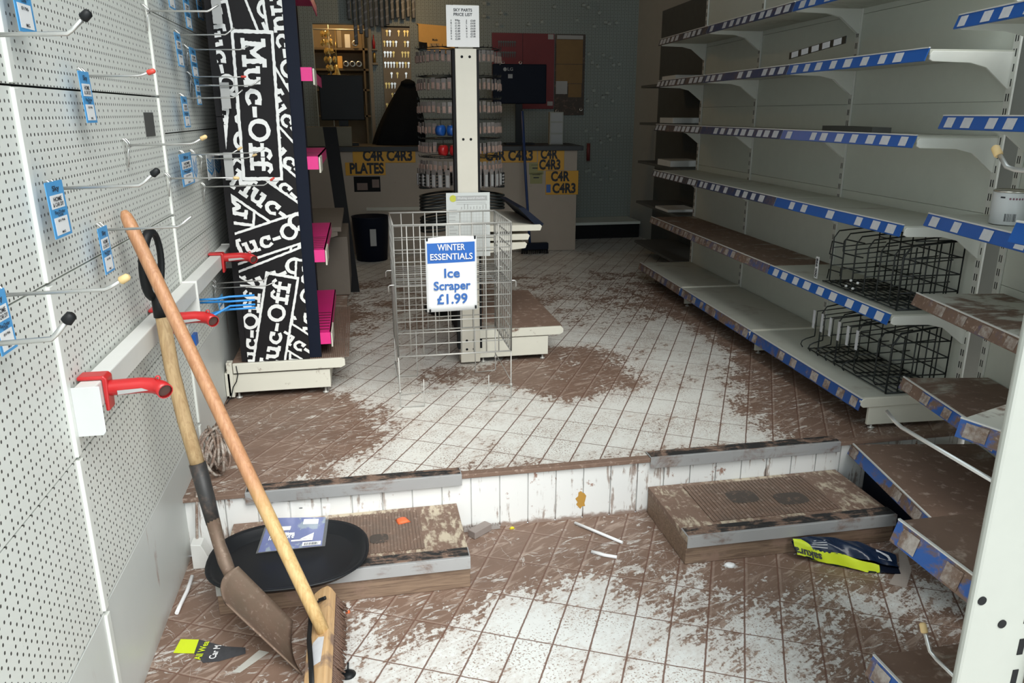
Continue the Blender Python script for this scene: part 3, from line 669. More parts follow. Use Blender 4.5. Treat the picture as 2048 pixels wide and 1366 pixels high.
# ------------------------------------------------------------------ logo stand on the low gondola base
GL = {'M': [[(.12, 0), (.14, 1)], [(.13, 1), (.47, .42)], [(.47, .42), (.82, 1)], [(.82, 1), (.84, 0)], [(-.02, 0), (.30, 0)], [(.66, 0), (1.0, 0)], [(-.02, 1), (.16, 1)], [(.8, 1), (1.0, 1)]],
      'u': [[(.10, .62), (.12, .2), (.22, .04), (.42, .04), (.56, .2)], [(.56, .62), (.58, 0)], [(-.02, .64), (.14, .64)], [(.42, .64), (.58, .64)], [(.56, 0), (.70, 0)]],
      'c': [[(.56, .52), (.42, .64), (.22, .6), (.10, .42), (.10, .22), (.22, .05), (.42, .0), (.60, .10)], [(.58, .64), (.56, .46)]],
      '-': [[(.06, .34), (.36, .34)]],
      'O': [[(.46 + .40 * math.cos(a), .5 + .47 * math.sin(a)) for a in [i * math.pi / 8 for i in range(17)]]],
      'f': [[(.22, 0), (.22, .78), (.30, .95), (.46, .98), (.56, .88)], [(.02, .58), (.46, .58)], [(.02, 0), (.44, 0)]]}
ADV = {'M': 1.12, 'u': .84, 'c': .76, '-': .52, 'O': 1.06, 'f': .62}
def ribbon(mb, pts, w, T):
    P = []
    for a, b in zip(pts[:-1], pts[1:]):
        n = max(1, int((V(b) - V(a)).length / .10))
        P += [V(a).lerp(V(b), i / n) for i in range(n)]
    P.append(V(pts[-1])); L = []; Q = []
    for i, p in enumerate(P):
        d = (P[min(i + 1, len(P) - 1)] - P[max(0, i - 1)]).normalized(); nn = V((-d.y, d.x))
        L.append(p + nn * w * R(.40, .58)); Q.append(p - nn * w * R(.40, .58))
    L[0] += (P[0] - P[1]).normalized() * w * .35; Q[0] += (P[0] - P[1]).normalized() * w * .35
    L[-1] += (P[-1] - P[-2]).normalized() * w * .35; Q[-1] += (P[-1] - P[-2]).normalized() * w * .35
    for i in range(len(P) - 1): mb.append(([T(L[i]), T(L[i + 1]), T(Q[i + 1]), T(Q[i])], 1))
def clip(poly, ax, val, keep_gt):
    out = []
    for i, p in enumerate(poly):
        q = poly[(i + 1) % len(poly)]; ip = (p[ax] > val) == keep_gt; iq = (q[ax] > val) == keep_gt
        if ip: out.append(p)
        if ip != iq: k = (val - p[ax]) / (q[ax] - p[ax]); out.append(p.lerp(q, k))
    return out
BX0, BX1, BZ0, BZ1, BY = -.522, -.262, .388, 2.10, 3.32
art = MB(); layer = [0]
def logobox(cx, cz, ang, h, txt='Muc-Off', fr=True):
    layer[0] += 1; y = BY - .0006 - .0004 * layer[0]; ca, sa = math.cos(math.radians(ang)), math.sin(math.radians(ang))
    wt = sum(ADV[c_] for c_ in txt) - .08
    def T(p): a, b = (p.x - wt / 2) * h * 1.2, (p.y - .5) * h; return V((cx + a * ca - b * sa, cz + a * sa + b * ca))
    polys = []; x0, x1, y0, y1 = -.36, wt + .34, -.48, 1.48
    polys.append(([T(V(q)) for q in ((x0, y0), (x1, y0), (x1, y1), (x0, y1))], 0))
    if fr:
        for a, b in (((x0, y0), (x1, y0)), ((x1, y0), (x1, y1)), ((x1, y1), (x0, y1)), ((x0, y1), (x0, y0))): ribbon(polys, [a, b], .155, T)
    xc = 0
    for c_ in txt:
        for s_ in GL[c_]: ribbon(polys, [(px + xc, py) for px, py in s_], .205 if c_ != '-' else .22, T)
        xc += ADV[c_]
    for k, (pp, mi) in enumerate(polys):
        for ax, v_, g_ in ((0, BX0, True), (0, BX1, False), (1, BZ0, True), (1, BZ1, False)):
            pp = clip(pp, ax, v_, g_)
            if len(pp) < 3: break
        if len(pp) >= 3:
            art.cur = mi; art.add([(p.x, y - (.00006 + .0000016 * k if mi else 0), p.y) for p in pp], [list(range(len(pp)))])
for a in ((-.43, 1.93, 14, .062), (-.345, 1.87, -72, .060), (-.50, 1.60, -84, .060), (-.258, 1.66, -86, .062), (-.53, 1.25, 82, .050), (-.255, 1.37, -62, .060), (-.255, 1.21, -50, .060),
          (-.28, 1.11, -44, .058), (-.468, 1.235, 80, .068), (-.255, .80, 82, .060), (-.33, 1.035, -38, .068), (-.375, .925, 17, .062), (-.365, .775, 20, .064),
          (-.47, .66, -36, .055), (-.258, .60, 82, .060), (-.505, .50, 82, .060), (-.275, .44, -38, .056), (-.402, .525, 77, .066), (-.386, 1.442, -91, .0755)): logobox(*a)
t = thing('logo_display_stand', 'tall black display stand with white stamped brand lettering and pink shelves', 'display stand', (-.39, 3.7, .385))
obj('side_panel', MB().box(-.548, BY, .3895, BX1, BY + .018, 1.405).box(-.548, BY, 1.408, BX1, BY + .018, 2.1), M('black_board', (.009, .008, .009), .6, spec=.25), t)
obj('stamped_lettering', art, [M('black_print', (.009, .008, .009), .6, spec=.25), M('white_print', (.80, .80, .78), .55, var=.04)], t)
e = MB(); addtext(e, 'R', (-.452, BY - .007, 1.212), X, Z, .007, None, .02); e.tube([(-.452 + .006 * math.cos(a), BY - .007, 1.212 + .006 * math.sin(a)) for a in [i * .5 for i in range(14)]], .0006, 4)
obj('registered_mark', e, m_paper, t)
obj('inner_frame', MB().box(BX1, BY + .004, .3895, BX1 + .050, BY + .022, 2.1), m_darkblue, t)
obj('rear_panel', MB().box(-.548, BY + .018, .3895, -.53, 4.22, 2.1), m_black, t)
obj('far_panel', MB().box(-.548, 4.22, .3895, BX1, 4.24, 2.1), m_black, t)
for i, z in enumerate((1.595, 1.249, .862, .497, 1.93)):
    sh = MB().box(-.52, BY + .02, z - .006, -.168, 4.2, z); sh.box(-.252, BY + .012, z - .052, -.168, BY + .018, z); sh.box(-.172, BY + .018, z - .052, -.168, 4.2, z)
    s_ = obj('pink_shelf', sh, m_pink, t)
    gr_ = MB()
    for k in range(7): gr_.box(-.235, BY + .06 + k * .05, z, -.175, BY + .078 + k * .05, z + .0012)
    obj('slots', gr_, M('slot_dark', (.20, .012, .06), .5) if i == 0 else bpy.data.materials['slot_dark'], s_)
    obj('label_holder', MB().box(-.166, BY + .014, z - .066, -.160, BY + .2, z - .004), m_cream, s_)
t = thing('gondola_base', 'cream metal gondola base with muddy ribbed top under the logo stand', 'shelf base', (-.36, 4.2, .22))
k_ = MB().box(-.592, 3.31, .252, -.18, 3.325, .335); k_.box(-.195, 3.325, .252, -.18, 5.2, .335)
obj('kick_panel', k_, m_kick, t, bevel=.002)
obj('end_lip', MB().prism([(-.585, 3.30, .343), (-.13, 3.30, .343), (-.112, 3.30, .352), (-.112, 3.30, .378), (-.125, 3.30, .386), (-.585, 3.30, .386)], (0, .016, 0)), m_kick, t, bevel=.002)
tp = MB().box(-.59, 3.316, .372, -.115, 5.2, .384)
obj('base_shelf', tp, m_shelfmud, t)
rb = MB()
for i in range(20): rb.box(-.262 + i * .0085, 3.32, .384, -.256 + i * .0085, 4.25, .388)
obj('ribbed_mat', rb, m_mat, t)
for x in (-.575, -.205): obj('levelling_foot', MB().lathe((x, 3.33, .221), Z, [(.014, 0), (.014, .006), (.005, .008), (.005, .035)], 10), m_wire, t)
u = MB().box(-.612, 3.30, .235, -.588, 3.34, .392); u.box(-.622, 3.30, .240, -.600, 3.34, .345)
obj('corner_post', u, m_kick, t, bevel=.002)
t2 = MB().tube([(-.592, 3.297, .378), (-.588, 3.293, .34), (-.596, 3.292, .31), (-.612, 3.29, .285), (-.622, 3.28, .245), (-.640, 3.25, .226)], .0022, 6)
for q_ in range(len(t2.v)): t2.v[q_].x += .022
tag(obj('thin_cable', t2, m_black), 'thin black cable down the corner of the cream gondola base', 'cable')
# darker bay behind
tag(obj('carton', MB().box(-.54, 4.55, .386, -.095, 5.15, .73), m_shaded_board, bevel=.004), 'plain pale carton on the gondola base behind the logo stand', 'box')
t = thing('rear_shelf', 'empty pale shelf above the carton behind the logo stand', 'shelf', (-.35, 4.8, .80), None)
obj('shelf_board', MB().box(-.56, 4.28, .80, -.12, 5.2, .825), m_shaded_board, t, bevel=.002)
obj('shelf_bracket', MB().prism([(-.56, 4.27, .80), (-.14, 4.27, .80), (-.14, 4.27, .78), (-.56, 4.27, .68)], (0, .012, 0)), m_shaded_board, t)
obj('rear_upright', MB().box(-.60, 4.26, .386, -.565, 4.30, 1.6), m_shaded_board, t)
tag(obj('dark_plank', MB().prism([(-.135, 5.35, .221), (-.05, 5.35, .221), (-.145, 5.55, 1.33), (-.235, 5.55, 1.33)], (.0, .03, 0)), m_dark), 'dark plank leaning upright behind the pink shelves', 'plank')
t = thing('waste_bin', 'dark navy bin in the shadow before the counter', 'bin', (.06, 6.55, .221))
obj('bin_body', MB().lathe((.06, 6.60, .221), Z, [(.13, 0), (.155, .36), (.16, .37), (.15, .37), (.12, .03)], 20), m_darkblue, t)
obj('bin_label', MB().box(.05, 6.440, .36, .10, 6.445, .50), m_grey, t)

# ------------------------------------------------------------------ wire display basket with sign
t = thing('wire_basket_stand', 'grey wire mesh display basket on wire legs with a price sign', 'wire basket', (.35, 3.28, .22))
bx0, bx1, by0, by1, bz0, bz1 = .114, .592, 3.08, 3.48, .445, .993
wr = .0026
def mesh_panel(nm, f, nu, nv):
    p = MB()
    for i in range(nu + 1): p.tube([f(i / nu, 0), f(i / nu, 1)], wr * (1.5 if i in (0, nu) else 1), 6)
    for j in range(nv + 1): p.tube([f(0, j / nv), f(1, j / nv)], wr * (1.5 if j in (0, nv) else 1), 6)
    obj(nm, p, m_wire, t)
mesh_panel('front_mesh', lambda a, b: V((bx0 + (bx1 - bx0) * a, by0, bz0 + (bz1 - bz0) * b)), 9, 11)
mesh_panel('back_mesh', lambda a, b: V((bx0 + (bx1 - bx0) * a, by1, bz0 + (bz1 - bz0) * b)), 9, 9)
mesh_panel('side_mesh', lambda a, b: V((bx0, by0 + (by1 - by0) * a, bz0 + (bz1 - bz0) * b)), 7, 11)
mesh_panel('side_mesh', lambda a, b: V((bx1, by0 + (by1 - by0) * a, bz0 + (bz1 - bz0) * b)), 9, 11)
sf = MB()
for i in range(9):
    y = by0 + .02 + (by1 - by0 - .04) * i / 8; sf.tube([(bx0 + .004, y, .745), (bx1 - .004, y, .745)], .0026, 6)
for x in (bx0 + .06, .35, bx1 - .06): sf.tube([(x, by0 + .01, .741), (x, by1 - .01, .741)], .0026, 6)
for y in (by0 + .03, by1 - .06):
    sf.tube([(bx1 - .01, y, .745), (bx1 + .022, y, .745), (bx1 + .027, y, .74), (bx1 + .027, y, .716)], .003, 6)
    sf.tube([(bx0 + .01, y, .745), (bx0 - .022, y, .745), (bx0 - .027, y, .74), (bx0 - .027, y, .716)], .003, 6)
obj('wire_shelf', sf, m_chrome, t)
for (x, y, dx, dy) in ((bx0, by0, .1, 0), (bx1, by0, -.1, 0), (bx0, by1, .1, 0), (bx1, by1, -.1, 0)):
    obj('wire_leg', MB().tube([(x, y, bz0 + .01), (x, y, .228), (x + dx * .05, y, .224), (x + dx, y - .012, .224), (x + dx, y - .012, bz0 - .1 if y == by0 else bz0)], .0026, 6).lathe((x, y, .285), Z, [(.006, 0), (.006, .012)], 8), m_wire, t)
obj('lower_rail', MB().tube([(bx0, by0, .275), (.35, by0 - .004, .292), (bx1, by0, .292)], .002, 6).tube([(bx0, by0, .30), (bx0, by1, .30)], .002, 6).tube([(bx1, by0, .31), (bx1, by1, .31)], .002, 6), m_wire, t)
t = thing('price_sign', 'white and blue winter essentials price sign tied to the wire basket', 'sign', (.345, 3.07, .632))
sx0, sx1, sz0, sz1, sy = .2385, .447, .634, .938, 3.070
def sg(a, b, o=0): return V((sx0 + (sx1 - sx0) * a + .004 * (1 - b) * 0, sy - o - .004 * math.sin(math.pi * a), sz0 + (sz1 - sz0) * b + .004 * a + .006 * math.sin(math.pi * a) * (b > .99)))
obj('board', MB().grid(lambda a, b: sg(a, b), 12, 12), m_paper, t, solid=.0018)
obj('blue_header', MB().grid(lambda a, b: sg(.035 + .93 * a, .665 + .27 * b, .0016), 12, 2), M('sign_blue', (.018, .125, .46), .4, var=.05), t)
for s_, b_, h_, w_ in (('WINTER', .87, .036, .112), ('ESSENTIALS', .745, .036, .172)): e = MB(); addtext(e, s_, sg(.5, b_, .003), X, Z, h_, w_, .014); obj('white_lettering', e, m_paper, t)
for s_, b_, h_, w_ in (('Ice', .52, .052, .064), ('Scraper', .35, .050, .152), ('£1.99', .165, .058, .126)): e = MB(); addtext(e, s_, sg(.5, b_, .003), X, Z, h_, w_, .024); obj('blue_lettering', e, m_blueink, t)
for a, b in ((.04, .985), (.97, .985), (.06, .015), (.97, .03)):
    p = sg(a, b, .003); obj('clip', MB().tube([p + Z * .008, p, p - Z * .006 + Y * .006], .004, 7), m_black, t)

# ------------------------------------------------------------------ centre gondola end with post
t = thing('centre_gondola', 'cream gondola end with tall slotted post and muddy base shelf', 'shelving', (.7, 4.0, .22))
obj('post', MB().box(.440, 3.60, .232, .536, 3.66, 1.695).box(.455, 3.605, 1.695, .522, 3.655, 1.86).box(.432, 3.595, 1.86, .545, 3.665, 1.872), M('cream_post', (.66, .62, .53), .45, var=.05), t, bevel=.003)
h_ = MB()
for z in (1.66, 1.305, .90, .345, .30): [h_.lathe((x, 3.5985, z), Y, [(.006, 0), (.006, .002)], 10) for x in (.470, .505)]
obj('post_holes', h_, m_dark, t)
obj('side_channel', MB().box(.428, 3.61, .3, .439, 3.66, 1.69).box(.537, 3.61, .3, .548, 3.66, 1.69), m_dark, t)
k_ = MB().box(.536, 3.612, .248, .885, 3.627, .345); k_.box(.87, 3.627, .248, .885, 4.45, .345)
obj('kick_panel', k_, m_kick, t, bevel=.002)
obj('end_lip', MB().prism([(.536, 3.605, .350), (.945, 3.605, .350), (.962, 3.605, .36), (.962, 3.605, .380), (.95, 3.605, .392), (.536, 3.605, .392)], (0, .016, 0)), m_kick, t, bevel=.002)
obj('base_shelf', MB().box(.50, 3.622, .378, .958, 4.45, .392), m_shelfmud, t)
obj('back_board', MB().box(.478, 3.66, .25, .498, 4.45, .84), m_dark, t)
for z, x1 in ((.905, .838), (.862, .778), (.822, .765)):
    obj('shelf_stub', MB().prism([(.55, 3.61, z), (x1, 3.61, z), (x1 + .008, 3.61, z - .008), (x1, 3.61, z - .028), (.55, 3.61, z - (.028 if z > .83 else .05))], (0, .012, 0)).box(.55, 3.622, z - .010, x1, 4.2, z - .004), m_cream, t)
obj('navy_edge_strip', MB().prism([(.735, 3.64, .985), (.765, 3.64, .985), (.862, 3.64, .905), (.845, 3.64, .880), (.835, 3.64, .885)], (0, .5, 0)), m_darkblue, t)
for x in (.555, .86): obj('levelling_foot', MB().lathe((x, 3.63, .221), Z, [(.013, 0), (.013, .006), (.005, .008), (.005, .03)], 10), m_wire, t)
t = thing('price_list', 'laminated price list sheet at the top of the cream post', 'notice', (.475, 3.59, 1.70))
obj('sheet', MB().box(.403, 3.590, 1.700, .548, 3.592, 1.870), M('laminated_sheet', (.74, .72, .70), .2, var=.03), t)
e = MB(); addtext(e, 'SKY PARTS', (.476, 3.590, 1.850), X, Z, .017, .082, .02); addtext(e, 'PRICE LIST', (.476, 3.590, 1.832), X, Z, .017, .082, .02)
for i, (a, b, c_, d) in enumerate(zip('ABCDEFGH', ('99p', '£1.20', '£1.40', '£1.60', '£1.80', '£2.20', '£2.50', '£2.80'), ('J', 'K', 'L', 'M', 'N', 'O', 'Q', ''), ('£3.60', '£4.00', '£4.40', '£4.50', '£4.80', '£5.40', '£7.00', ''))):
    z = 1.808 - i * .0108
    for s_, x, w in ((a, .424, .005), (b, .452, .022), (c_, .492, .005), (d, .520, .022)):
        if s_: addtext(e, s_, (x, 3.590, z), X, Z, .0105, w, .02)
obj('lettering', e, m_ink, t)
t = thing('chart_sheet', 'printed checklist chart sheet fixed to the post behind the wire basket', 'notice', (.485, 3.58, .764))
obj('sheet', MB().box(.383, 3.585, .766, .588, 3.588, 1.066), M('grey_sheet', (.60, .62, .60), .5, var=.04), t)
obj('header_bar', MB().box(.428, 3.5835, 1.030, .575, 3.585, 1.052), m_grey, t)
obj('sun_emblem', MB().lathe((.415, 3.585, 1.040), -Y, [(.016, 0), (.016, .0012)], 12), M('lime_emblem', (.55, .55, .06)), t)
e = MB(); addtext(e, 'Washing overall checklist', (.50, 3.5835, 1.041), X, Z, .013, .13, .01); obj('header_lettering', e, m_paper, t)
e = MB()
for i in range(13): e.box(.395, 3.5843, .985 - i * .0155, .395 + R(.02, .045), 3.585, .988 - i * .0155); e.box(.395, 3.5846, .980 - i * .0155, .575, 3.585, .9806 - i * .0155)
for i in range(9): e.box(.45 + i * .0145, 3.5846, .79, .4506 + i * .0145, 3.585, .99); e.box(.452 + i * .0145, 3.5843, .99, .456 + i * .0145, 3.585, .99 + R(.01, .025))
for i in range(2): e.box(.43, 3.5843, 1.020 - i * .008, .57, 3.585, 1.022 - i * .008)
obj('chart_lines', e, m_grey, t)

# ------------------------------------------------------------------ spinner rack with carded goods
SX, SY = .60, 4.75
t = thing('spinner_rack', 'dark round spinner rack crowded with small carded goods behind the post', 'spinner rack', (SX, SY, .22))
obj('pole', MB().tube([(SX, SY, .24), (SX, SY, 1.80)], .02, 12), m_wire, t)
obj('base_plate', MB().lathe((SX, SY, .221), Z, [(.25, 0), (.25, .02), (.04, .04)], 24), m_black, t)
TZ = (1.775, 1.625, 1.50, 1.385, 1.275, 1.17)
cardm = M('pale_blister', (.24, .215, .20), .3, var=.45, scale=30); cardm2 = M('pink_blister', (.40, .27, .22), .3, var=.5, scale=30)
for k, z in enumerate(TZ):
    rg = MB().tube([(SX + .235 * math.cos(i * math.pi / 12), SY + .235 * math.sin(i * math.pi / 12), z) for i in range(25)], .0025, 6, False)
    for i in range(6): rg.tube([(SX, SY, z), (SX + .235 * math.cos(i * math.pi / 3), SY + .235 * math.sin(i * math.pi / 3), z)], .003, 5)
    obj('tier_ring', rg, m_blackwire, t)
words = ('top', 'second', 'third', 'fourth', 'fifth', 'sixth')
proto = None
for k, z in enumerate(TZ):
    n = 24
    for i in range(n):
        a = math.radians(175 + 190 * (i + .5) / n) ; rr = .245
        x, y = SX + rr * math.cos(a), SY + rr * math.sin(a)
        lbl = 'small carded item hanging on the %s tier of the spinner rack' % words[k]
        if k in (3, 4) and 7 <= i <= 10: continue
        if proto is None:
            proto = thing('carded_item', lbl, 'carded goods', (x, y, z - .082), 'carded items on the %s tier' % words[k])
            obj('card', MB().box(x - .0125, y - .002, z - .080, x + .0125, y, z - .018), cardm, proto)
            obj('hook_wire', MB().tube([(x, y + .012, z), (x, y - .004, z), (x, y - .006, z + .012)], .0016, 5), m_blackwire, proto)
            obj('blister', MB().box(x - .009, y - .008, z - .076, x + .009, y - .002, z - .040), cardm2, proto, bevel=.002)
            o = proto
        else:
            o = dup(proto, (x, y, z - .082 + R(-.004, .004)), lbl)
        o['group'] = 'carded items on the %s tier' % words[k]; o.rotation_euler = (0, 0, a + math.pi / 2 + R(-.25, .25))
for i, (a, z, mt, c_) in enumerate(((237, 1.385, m_blue, 'blue'), (252, 1.385, m_blue, 'blue'), (240, 1.275, m_red, 'red'), (255, 1.275, m_red, 'red'))):
    a = math.radians(a); x, y = SX + .25 * math.cos(a), SY + .25 * math.sin(a)
    pt = thing('wrapped_reel', '%s wrapped reel %s on the spinner rack' % (c_, 'nearer the post' if i % 2 else 'farther from the post'), 'reel', (x, y, z - .09), 'coloured reels on the spinner rack')
    obj('reel', MB().lathe((x, y, z - .06), (math.cos(a + 1.4), math.sin(a + 1.4), 0), [(.018, -.02), (.030, -.018), (.030, .018), (.018, .02)], 16), mt, pt)
    obj('hang_loop', MB().tube([(x, y, z - .03), (x, y, z + .006)], .002, 6), m_blackwire, pt)
for i, (sd, z) in enumerate([(s_, z_) for z_ in (1.06, .93, .80) for s_ in (-1, 1)]):
    cx, cy = SX + sd * .15, SY - .06
    cb = MB()
    for j in range(5):
        zz = z - .055 + j * .019
        cb.tube([(cx + .105 * math.cos(q), cy + .10 * math.sin(q), zz - .012 * math.cos(q) * sd) for q in [m_ * math.pi / 10 for m_ in range(21)]], .0075, 6, False)
    tag(obj('coiled_cable', cb, m_blackwire), 'black coiled cable %s on the %s of the spinner rack' % ('beside the basket side' if sd < 0 else 'beside the counter plates', ('upper coil tier', 'middle coil tier', 'lowest coil tier')[i // 2]), 'cable', 'black cables on the spinner rack')
long_p = None
for sd in (-1, 1):
    for i in range(8 if sd < 0 else 6):
        a = math.radians((186 + i * 10) if sd < 0 else (287 + i * 10)); x, y = SX + .26 * math.cos(a), SY + .26 * math.sin(a)
        lbl = 'long grey blister pack on the lower spinner rack %s the post' % ('before' if sd < 0 else 'beyond')
        if long_p is None:
            long_p = thing('long_blister_pack', lbl, 'carded goods', (x, y, 1.0), 'long packs low on the spinner')
            obj('card', MB().box(x - .015, y - .003, 1.0, x + .015, y, 1.105), cardm, long_p)
            obj('blister', MB().box(x - .010, y - .010, 1.006, x + .010, y - .003, 1.075), m_grey, long_p, bevel=.003)
            o = long_p
        else: o = dup(long_p, (x, y, 1.0), lbl)
        o.rotation_euler = (0, 0, a + math.pi / 2)

# ------------------------------------------------------------------ tall shelving along the other side
m_shelflight = MM('shelf_light_mud', (.70, .69, .62), .36, 6, .45, .06, (9, 30, 20))
m_bluehalf = MM('blue_strip_half_muddy', (.022, .09, .33), .36, 5, .45, .08)
m_bluedim = MM('blue_strip_dim_muddy', (.02, .045, .13), .32, 9, .5, .2)  # middle bay: mud, plus weaker light painted into the blue
m_bluedim2 = MM('blue_strip_dimmest_muddy', (.03, .04, .065), .45, 9, .6, .2)  # farthest bay: mud, and the weakest light painted as greyer blue
def bracket(mb, F, u, z, d, du=.004):
    pr_ = [(d - .006, z - .002), (d + .002, z - .012), (d + .002, z - .030), (d - .01, z - .036), (d * .52, z - .040), (d * .32, z - .055), (.01, z - .125), (.0, z - .125), (.0, z - .002)]
    a = [F(u - du, v, zz) for v, zz in pr_]
    mb.prism(a, F(u + du, 0, 0) - F(u - du, 0, 0))
def shelf(F, u0, u1, d, z, label, board, strip, tick, ntick, gap, group, rng, brk=True, tilt=.014, fh=.042):
    c0 = F((u0 + u1) / 2, d / 2, z)
    t = thing('metal_shelf', label, 'shelf', c0, group)
    obj('shelf_board', MB().fbox(F, u0 + .004, .002, z - .022, u1 - .004, d, z), board, t, bevel=.002)
    s = MB(); sg_ = 1
    pf = [(d, z + .004), (d + .003, z + .004), (d + .003 + tilt, z - fh + .004), (d + tilt, z - fh + .002)]
    s.prism([F(u0 + .006, v, q) for v, q in pf], F(u1 - .006, 0, 0) - F(u0 + .006, 0, 0))
    st_ = obj('price_strip', s, strip, t)
    rr = random.Random(rng); L = u1 - u0 - .02; pitch = L / max(1, ntick)
    obj('strip_lip', MB().prism([F(u0 + .006, v, q) for v, q in ((d - .001, z + .007), (d + .005, z + .007), (d + .005, z + .003), (d - .001, z + .003))], F(u1 - .006, 0, 0) - F(u0 + .006, 0, 0)), m_white, t)
    for i in range(ntick):
        if rr.random() < gap: continue
        a = u0 + .012 + pitch * (i + rr.uniform(.05, .3)); w = min(pitch * .78, rr.uniform(.042, .056))
        def q(u, k): return F(u, d + .0036 + tilt * k + .0008, z + .004 - fh * k)
        obj('price_ticket', MB().prism([q(a, .14), q(a + w, .14), q(a + w, .90), q(a, .90)], F(0, .0005, 0) - F(0, 0, 0)), tick, st_)
    if brk:
        for u, nm in ((u0 + .006, 0), (u1 - .006, 1)):
            b = MB(); bracket(b, F, u, z - .004, d - .004); obj('shelf_bracket', b, m_post, t, bevel=.0015)
    return t
def upright(F, u, z0, z1, label, group, n=60):
    t = thing('slotted_upright', label, 'upright', F(u, 0, z0), group)
    obj('channel', MB().fbox(F, u - .016, -.005, z0, u + .016, .004, z1), m_post, t, bevel=.0015)
    s = MB()
    k = int((z1 - z0) / .05)
    for i in range(k):
        z = z0 + .03 + i * .05
        for du in (-.007, .004): s.fbox(F, u + du, .0035, z, u + du + .004, .0046, z + .026)
    obj('slots', s, m_dark, t)
    return t
FR = frame((2.275, 2.473), (.0484, .9988), (-.9988, .0484))
BAYU = (0, 1.0, 2.03, 2.90)
LV = (('second', .685), ('third', 1.022), ('fourth', 1.340), ('fifth', 1.632), ('top', 1.905))
bayn = ('nearest bay', 'middle bay', 'farthest bay')
for b in range(3):
    u0, u1 = BAYU[b], BAYU[b + 1]
    tb = thing('shelving_bay', 'plain grey back of the %s of the long wall shelving' % bayn[b], 'shelving', FR((u0 + u1) / 2, -.01, .26), 'bays of the long shelving')
    for z0, z1 in ((.26, .66), (.66, 1.06), (1.06, 1.46), (1.46, 1.86), (1.86, 2.26)):
        obj('panel_sheet', MB().fbox(FR, u0 + .003, -.018, z0 + .001, u1 - .003, -.006, z1 - .001), m_panel, tb)
    for i, (wd, z) in enumerate(LV):
        muddy = (wd == 'second' and b > 0)
        bd = m_shelfmud if muddy else m_shelf
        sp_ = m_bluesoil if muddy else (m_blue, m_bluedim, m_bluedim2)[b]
        tk = m_ticketmud if muddy else m_ticket
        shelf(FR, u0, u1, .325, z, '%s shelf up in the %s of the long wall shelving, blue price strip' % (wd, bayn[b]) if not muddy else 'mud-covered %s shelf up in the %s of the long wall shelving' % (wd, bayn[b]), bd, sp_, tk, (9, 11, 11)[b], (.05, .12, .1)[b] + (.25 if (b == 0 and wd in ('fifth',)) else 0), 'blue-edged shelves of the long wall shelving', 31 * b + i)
    t = shelf(FR, u0, u1, .395, .345, ('dusty', 'pale dusty', 'dim dusty')[b] + ' base shelf in the %s of the long wall shelving' % bayn[b], m_shelf, m_bluehalf if b == 0 else m_bluesoil if b == 2 else m_bluemud, m_ticketmud, 10, .35 if b == 0 else .2, 'base shelves of the long wall shelving', 77 + b, False, .012, .048)
    pb = MB()
    for u in (u0 + .006,):
        pb.fbox(FR, u, .01, .237, u + .014, .362, .322)
    pb.fbox(FR, u0 + .02, .33, .240, u1 - .05, .345, .318) if b < 0 else None
    obj('base_bracket', pb, m_kick, t, bevel=.002)
    pb = MB().prism([FR(u0 + .002, v, z) for v, z in ((.0, .352), (.385, .352), (.402, .340), (.402, .322), (.39, .312), (.0, .318))], FR(.014, 0, 0) - FR(0, 0, 0))
    obj('end_lip', pb, m_kick, t, bevel=.002)
    obj('levelling_foot', MB().lathe(FR(u0 + .013, .34, .221), Z, [(.013, 0), (.013, .005), (.005, .007), (.005, .02)], 10), m_wire, t)
for i, u in enumerate(BAYU): upright(FR, u, .23, 2.3, 'slotted white upright %s of the long wall shelving' % ('at the near end', 'between nearest and middle bays', 'between middle and farthest bays', 'at the far end')[i], 'uprights of the long shelving')
# loose price strips left on the shelves
t = thing('loose_price_strip', 'loose grey price strip lying on the fifth shelf up', 'price strip', FR(.86, .28, 1.636))
lq = lambda a, k: FR(1.06 - .44 * a, .30 - .02 * a, 1.664 + .036 * a + .030 * k)
obj('strip', MB().prism([lq(0, 0), lq(1, 0), lq(1, 1), lq(0, 1)], FR(0, .003, 0) - FR(0, 0, 0)), m_blackwire, t)
for i in range(5):
    a = .05 + .19 * i
    obj('price_ticket', MB().quad(*[lq(a_, k_) + (FR(0, .004, 0) - FR(0, 0, 0)) for a_, k_ in ((a, .08), (a + .13, .08), (a + .13, .92), (a, .92))]), m_ticket, t)
tag(obj('dark_cover', MB().prism([FR(.98, .14, 1.341), FR(.48, .20, 1.341), FR(.44, .14, 1.341), FR(.92, .06, 1.341)], (0, 0, .022)), M('dark_felt', (.10, .10, .09), .8)), 'dark flat felt strip lying on the fourth shelf up', 'strip')
# recessed corner unit at the far end
FQ = frame((2.66, 5.42), (.0484, .9988), (-.9988, .0484))
m_recess_shade = M('recess_shade_panel', (.10, .105, .10), .7)  # shade of the corner recess put into panel and board colour
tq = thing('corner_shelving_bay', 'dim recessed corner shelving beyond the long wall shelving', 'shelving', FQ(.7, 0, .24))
obj('panel_sheet', MB().fbox(FQ, -.06, -.02, .24, 2.1, -.01, 2.3), m_recess_shade, tq)
for z in (.345, .69, 1.03, 1.345, 1.64): obj('shelf_board', MB().fbox(FQ, -.04, 0, z - .02, 1.0, .36, z), m_recess_shade, tq)
for i, (z, h) in enumerate(((1.642, .045), (1.347, .04), (1.032, .045), (.692, .02))):
    tag(obj('white_carton', MB().fbox(FQ, .12, .14, z, .42, .38, z + h), m_white, bevel=.003), 'low white carton on the corner shelf %s' % ('nearest the ceiling', 'below the highest carton', 'at counter height', 'just above the base')[i], 'box', 'white cartons on the corner shelves')
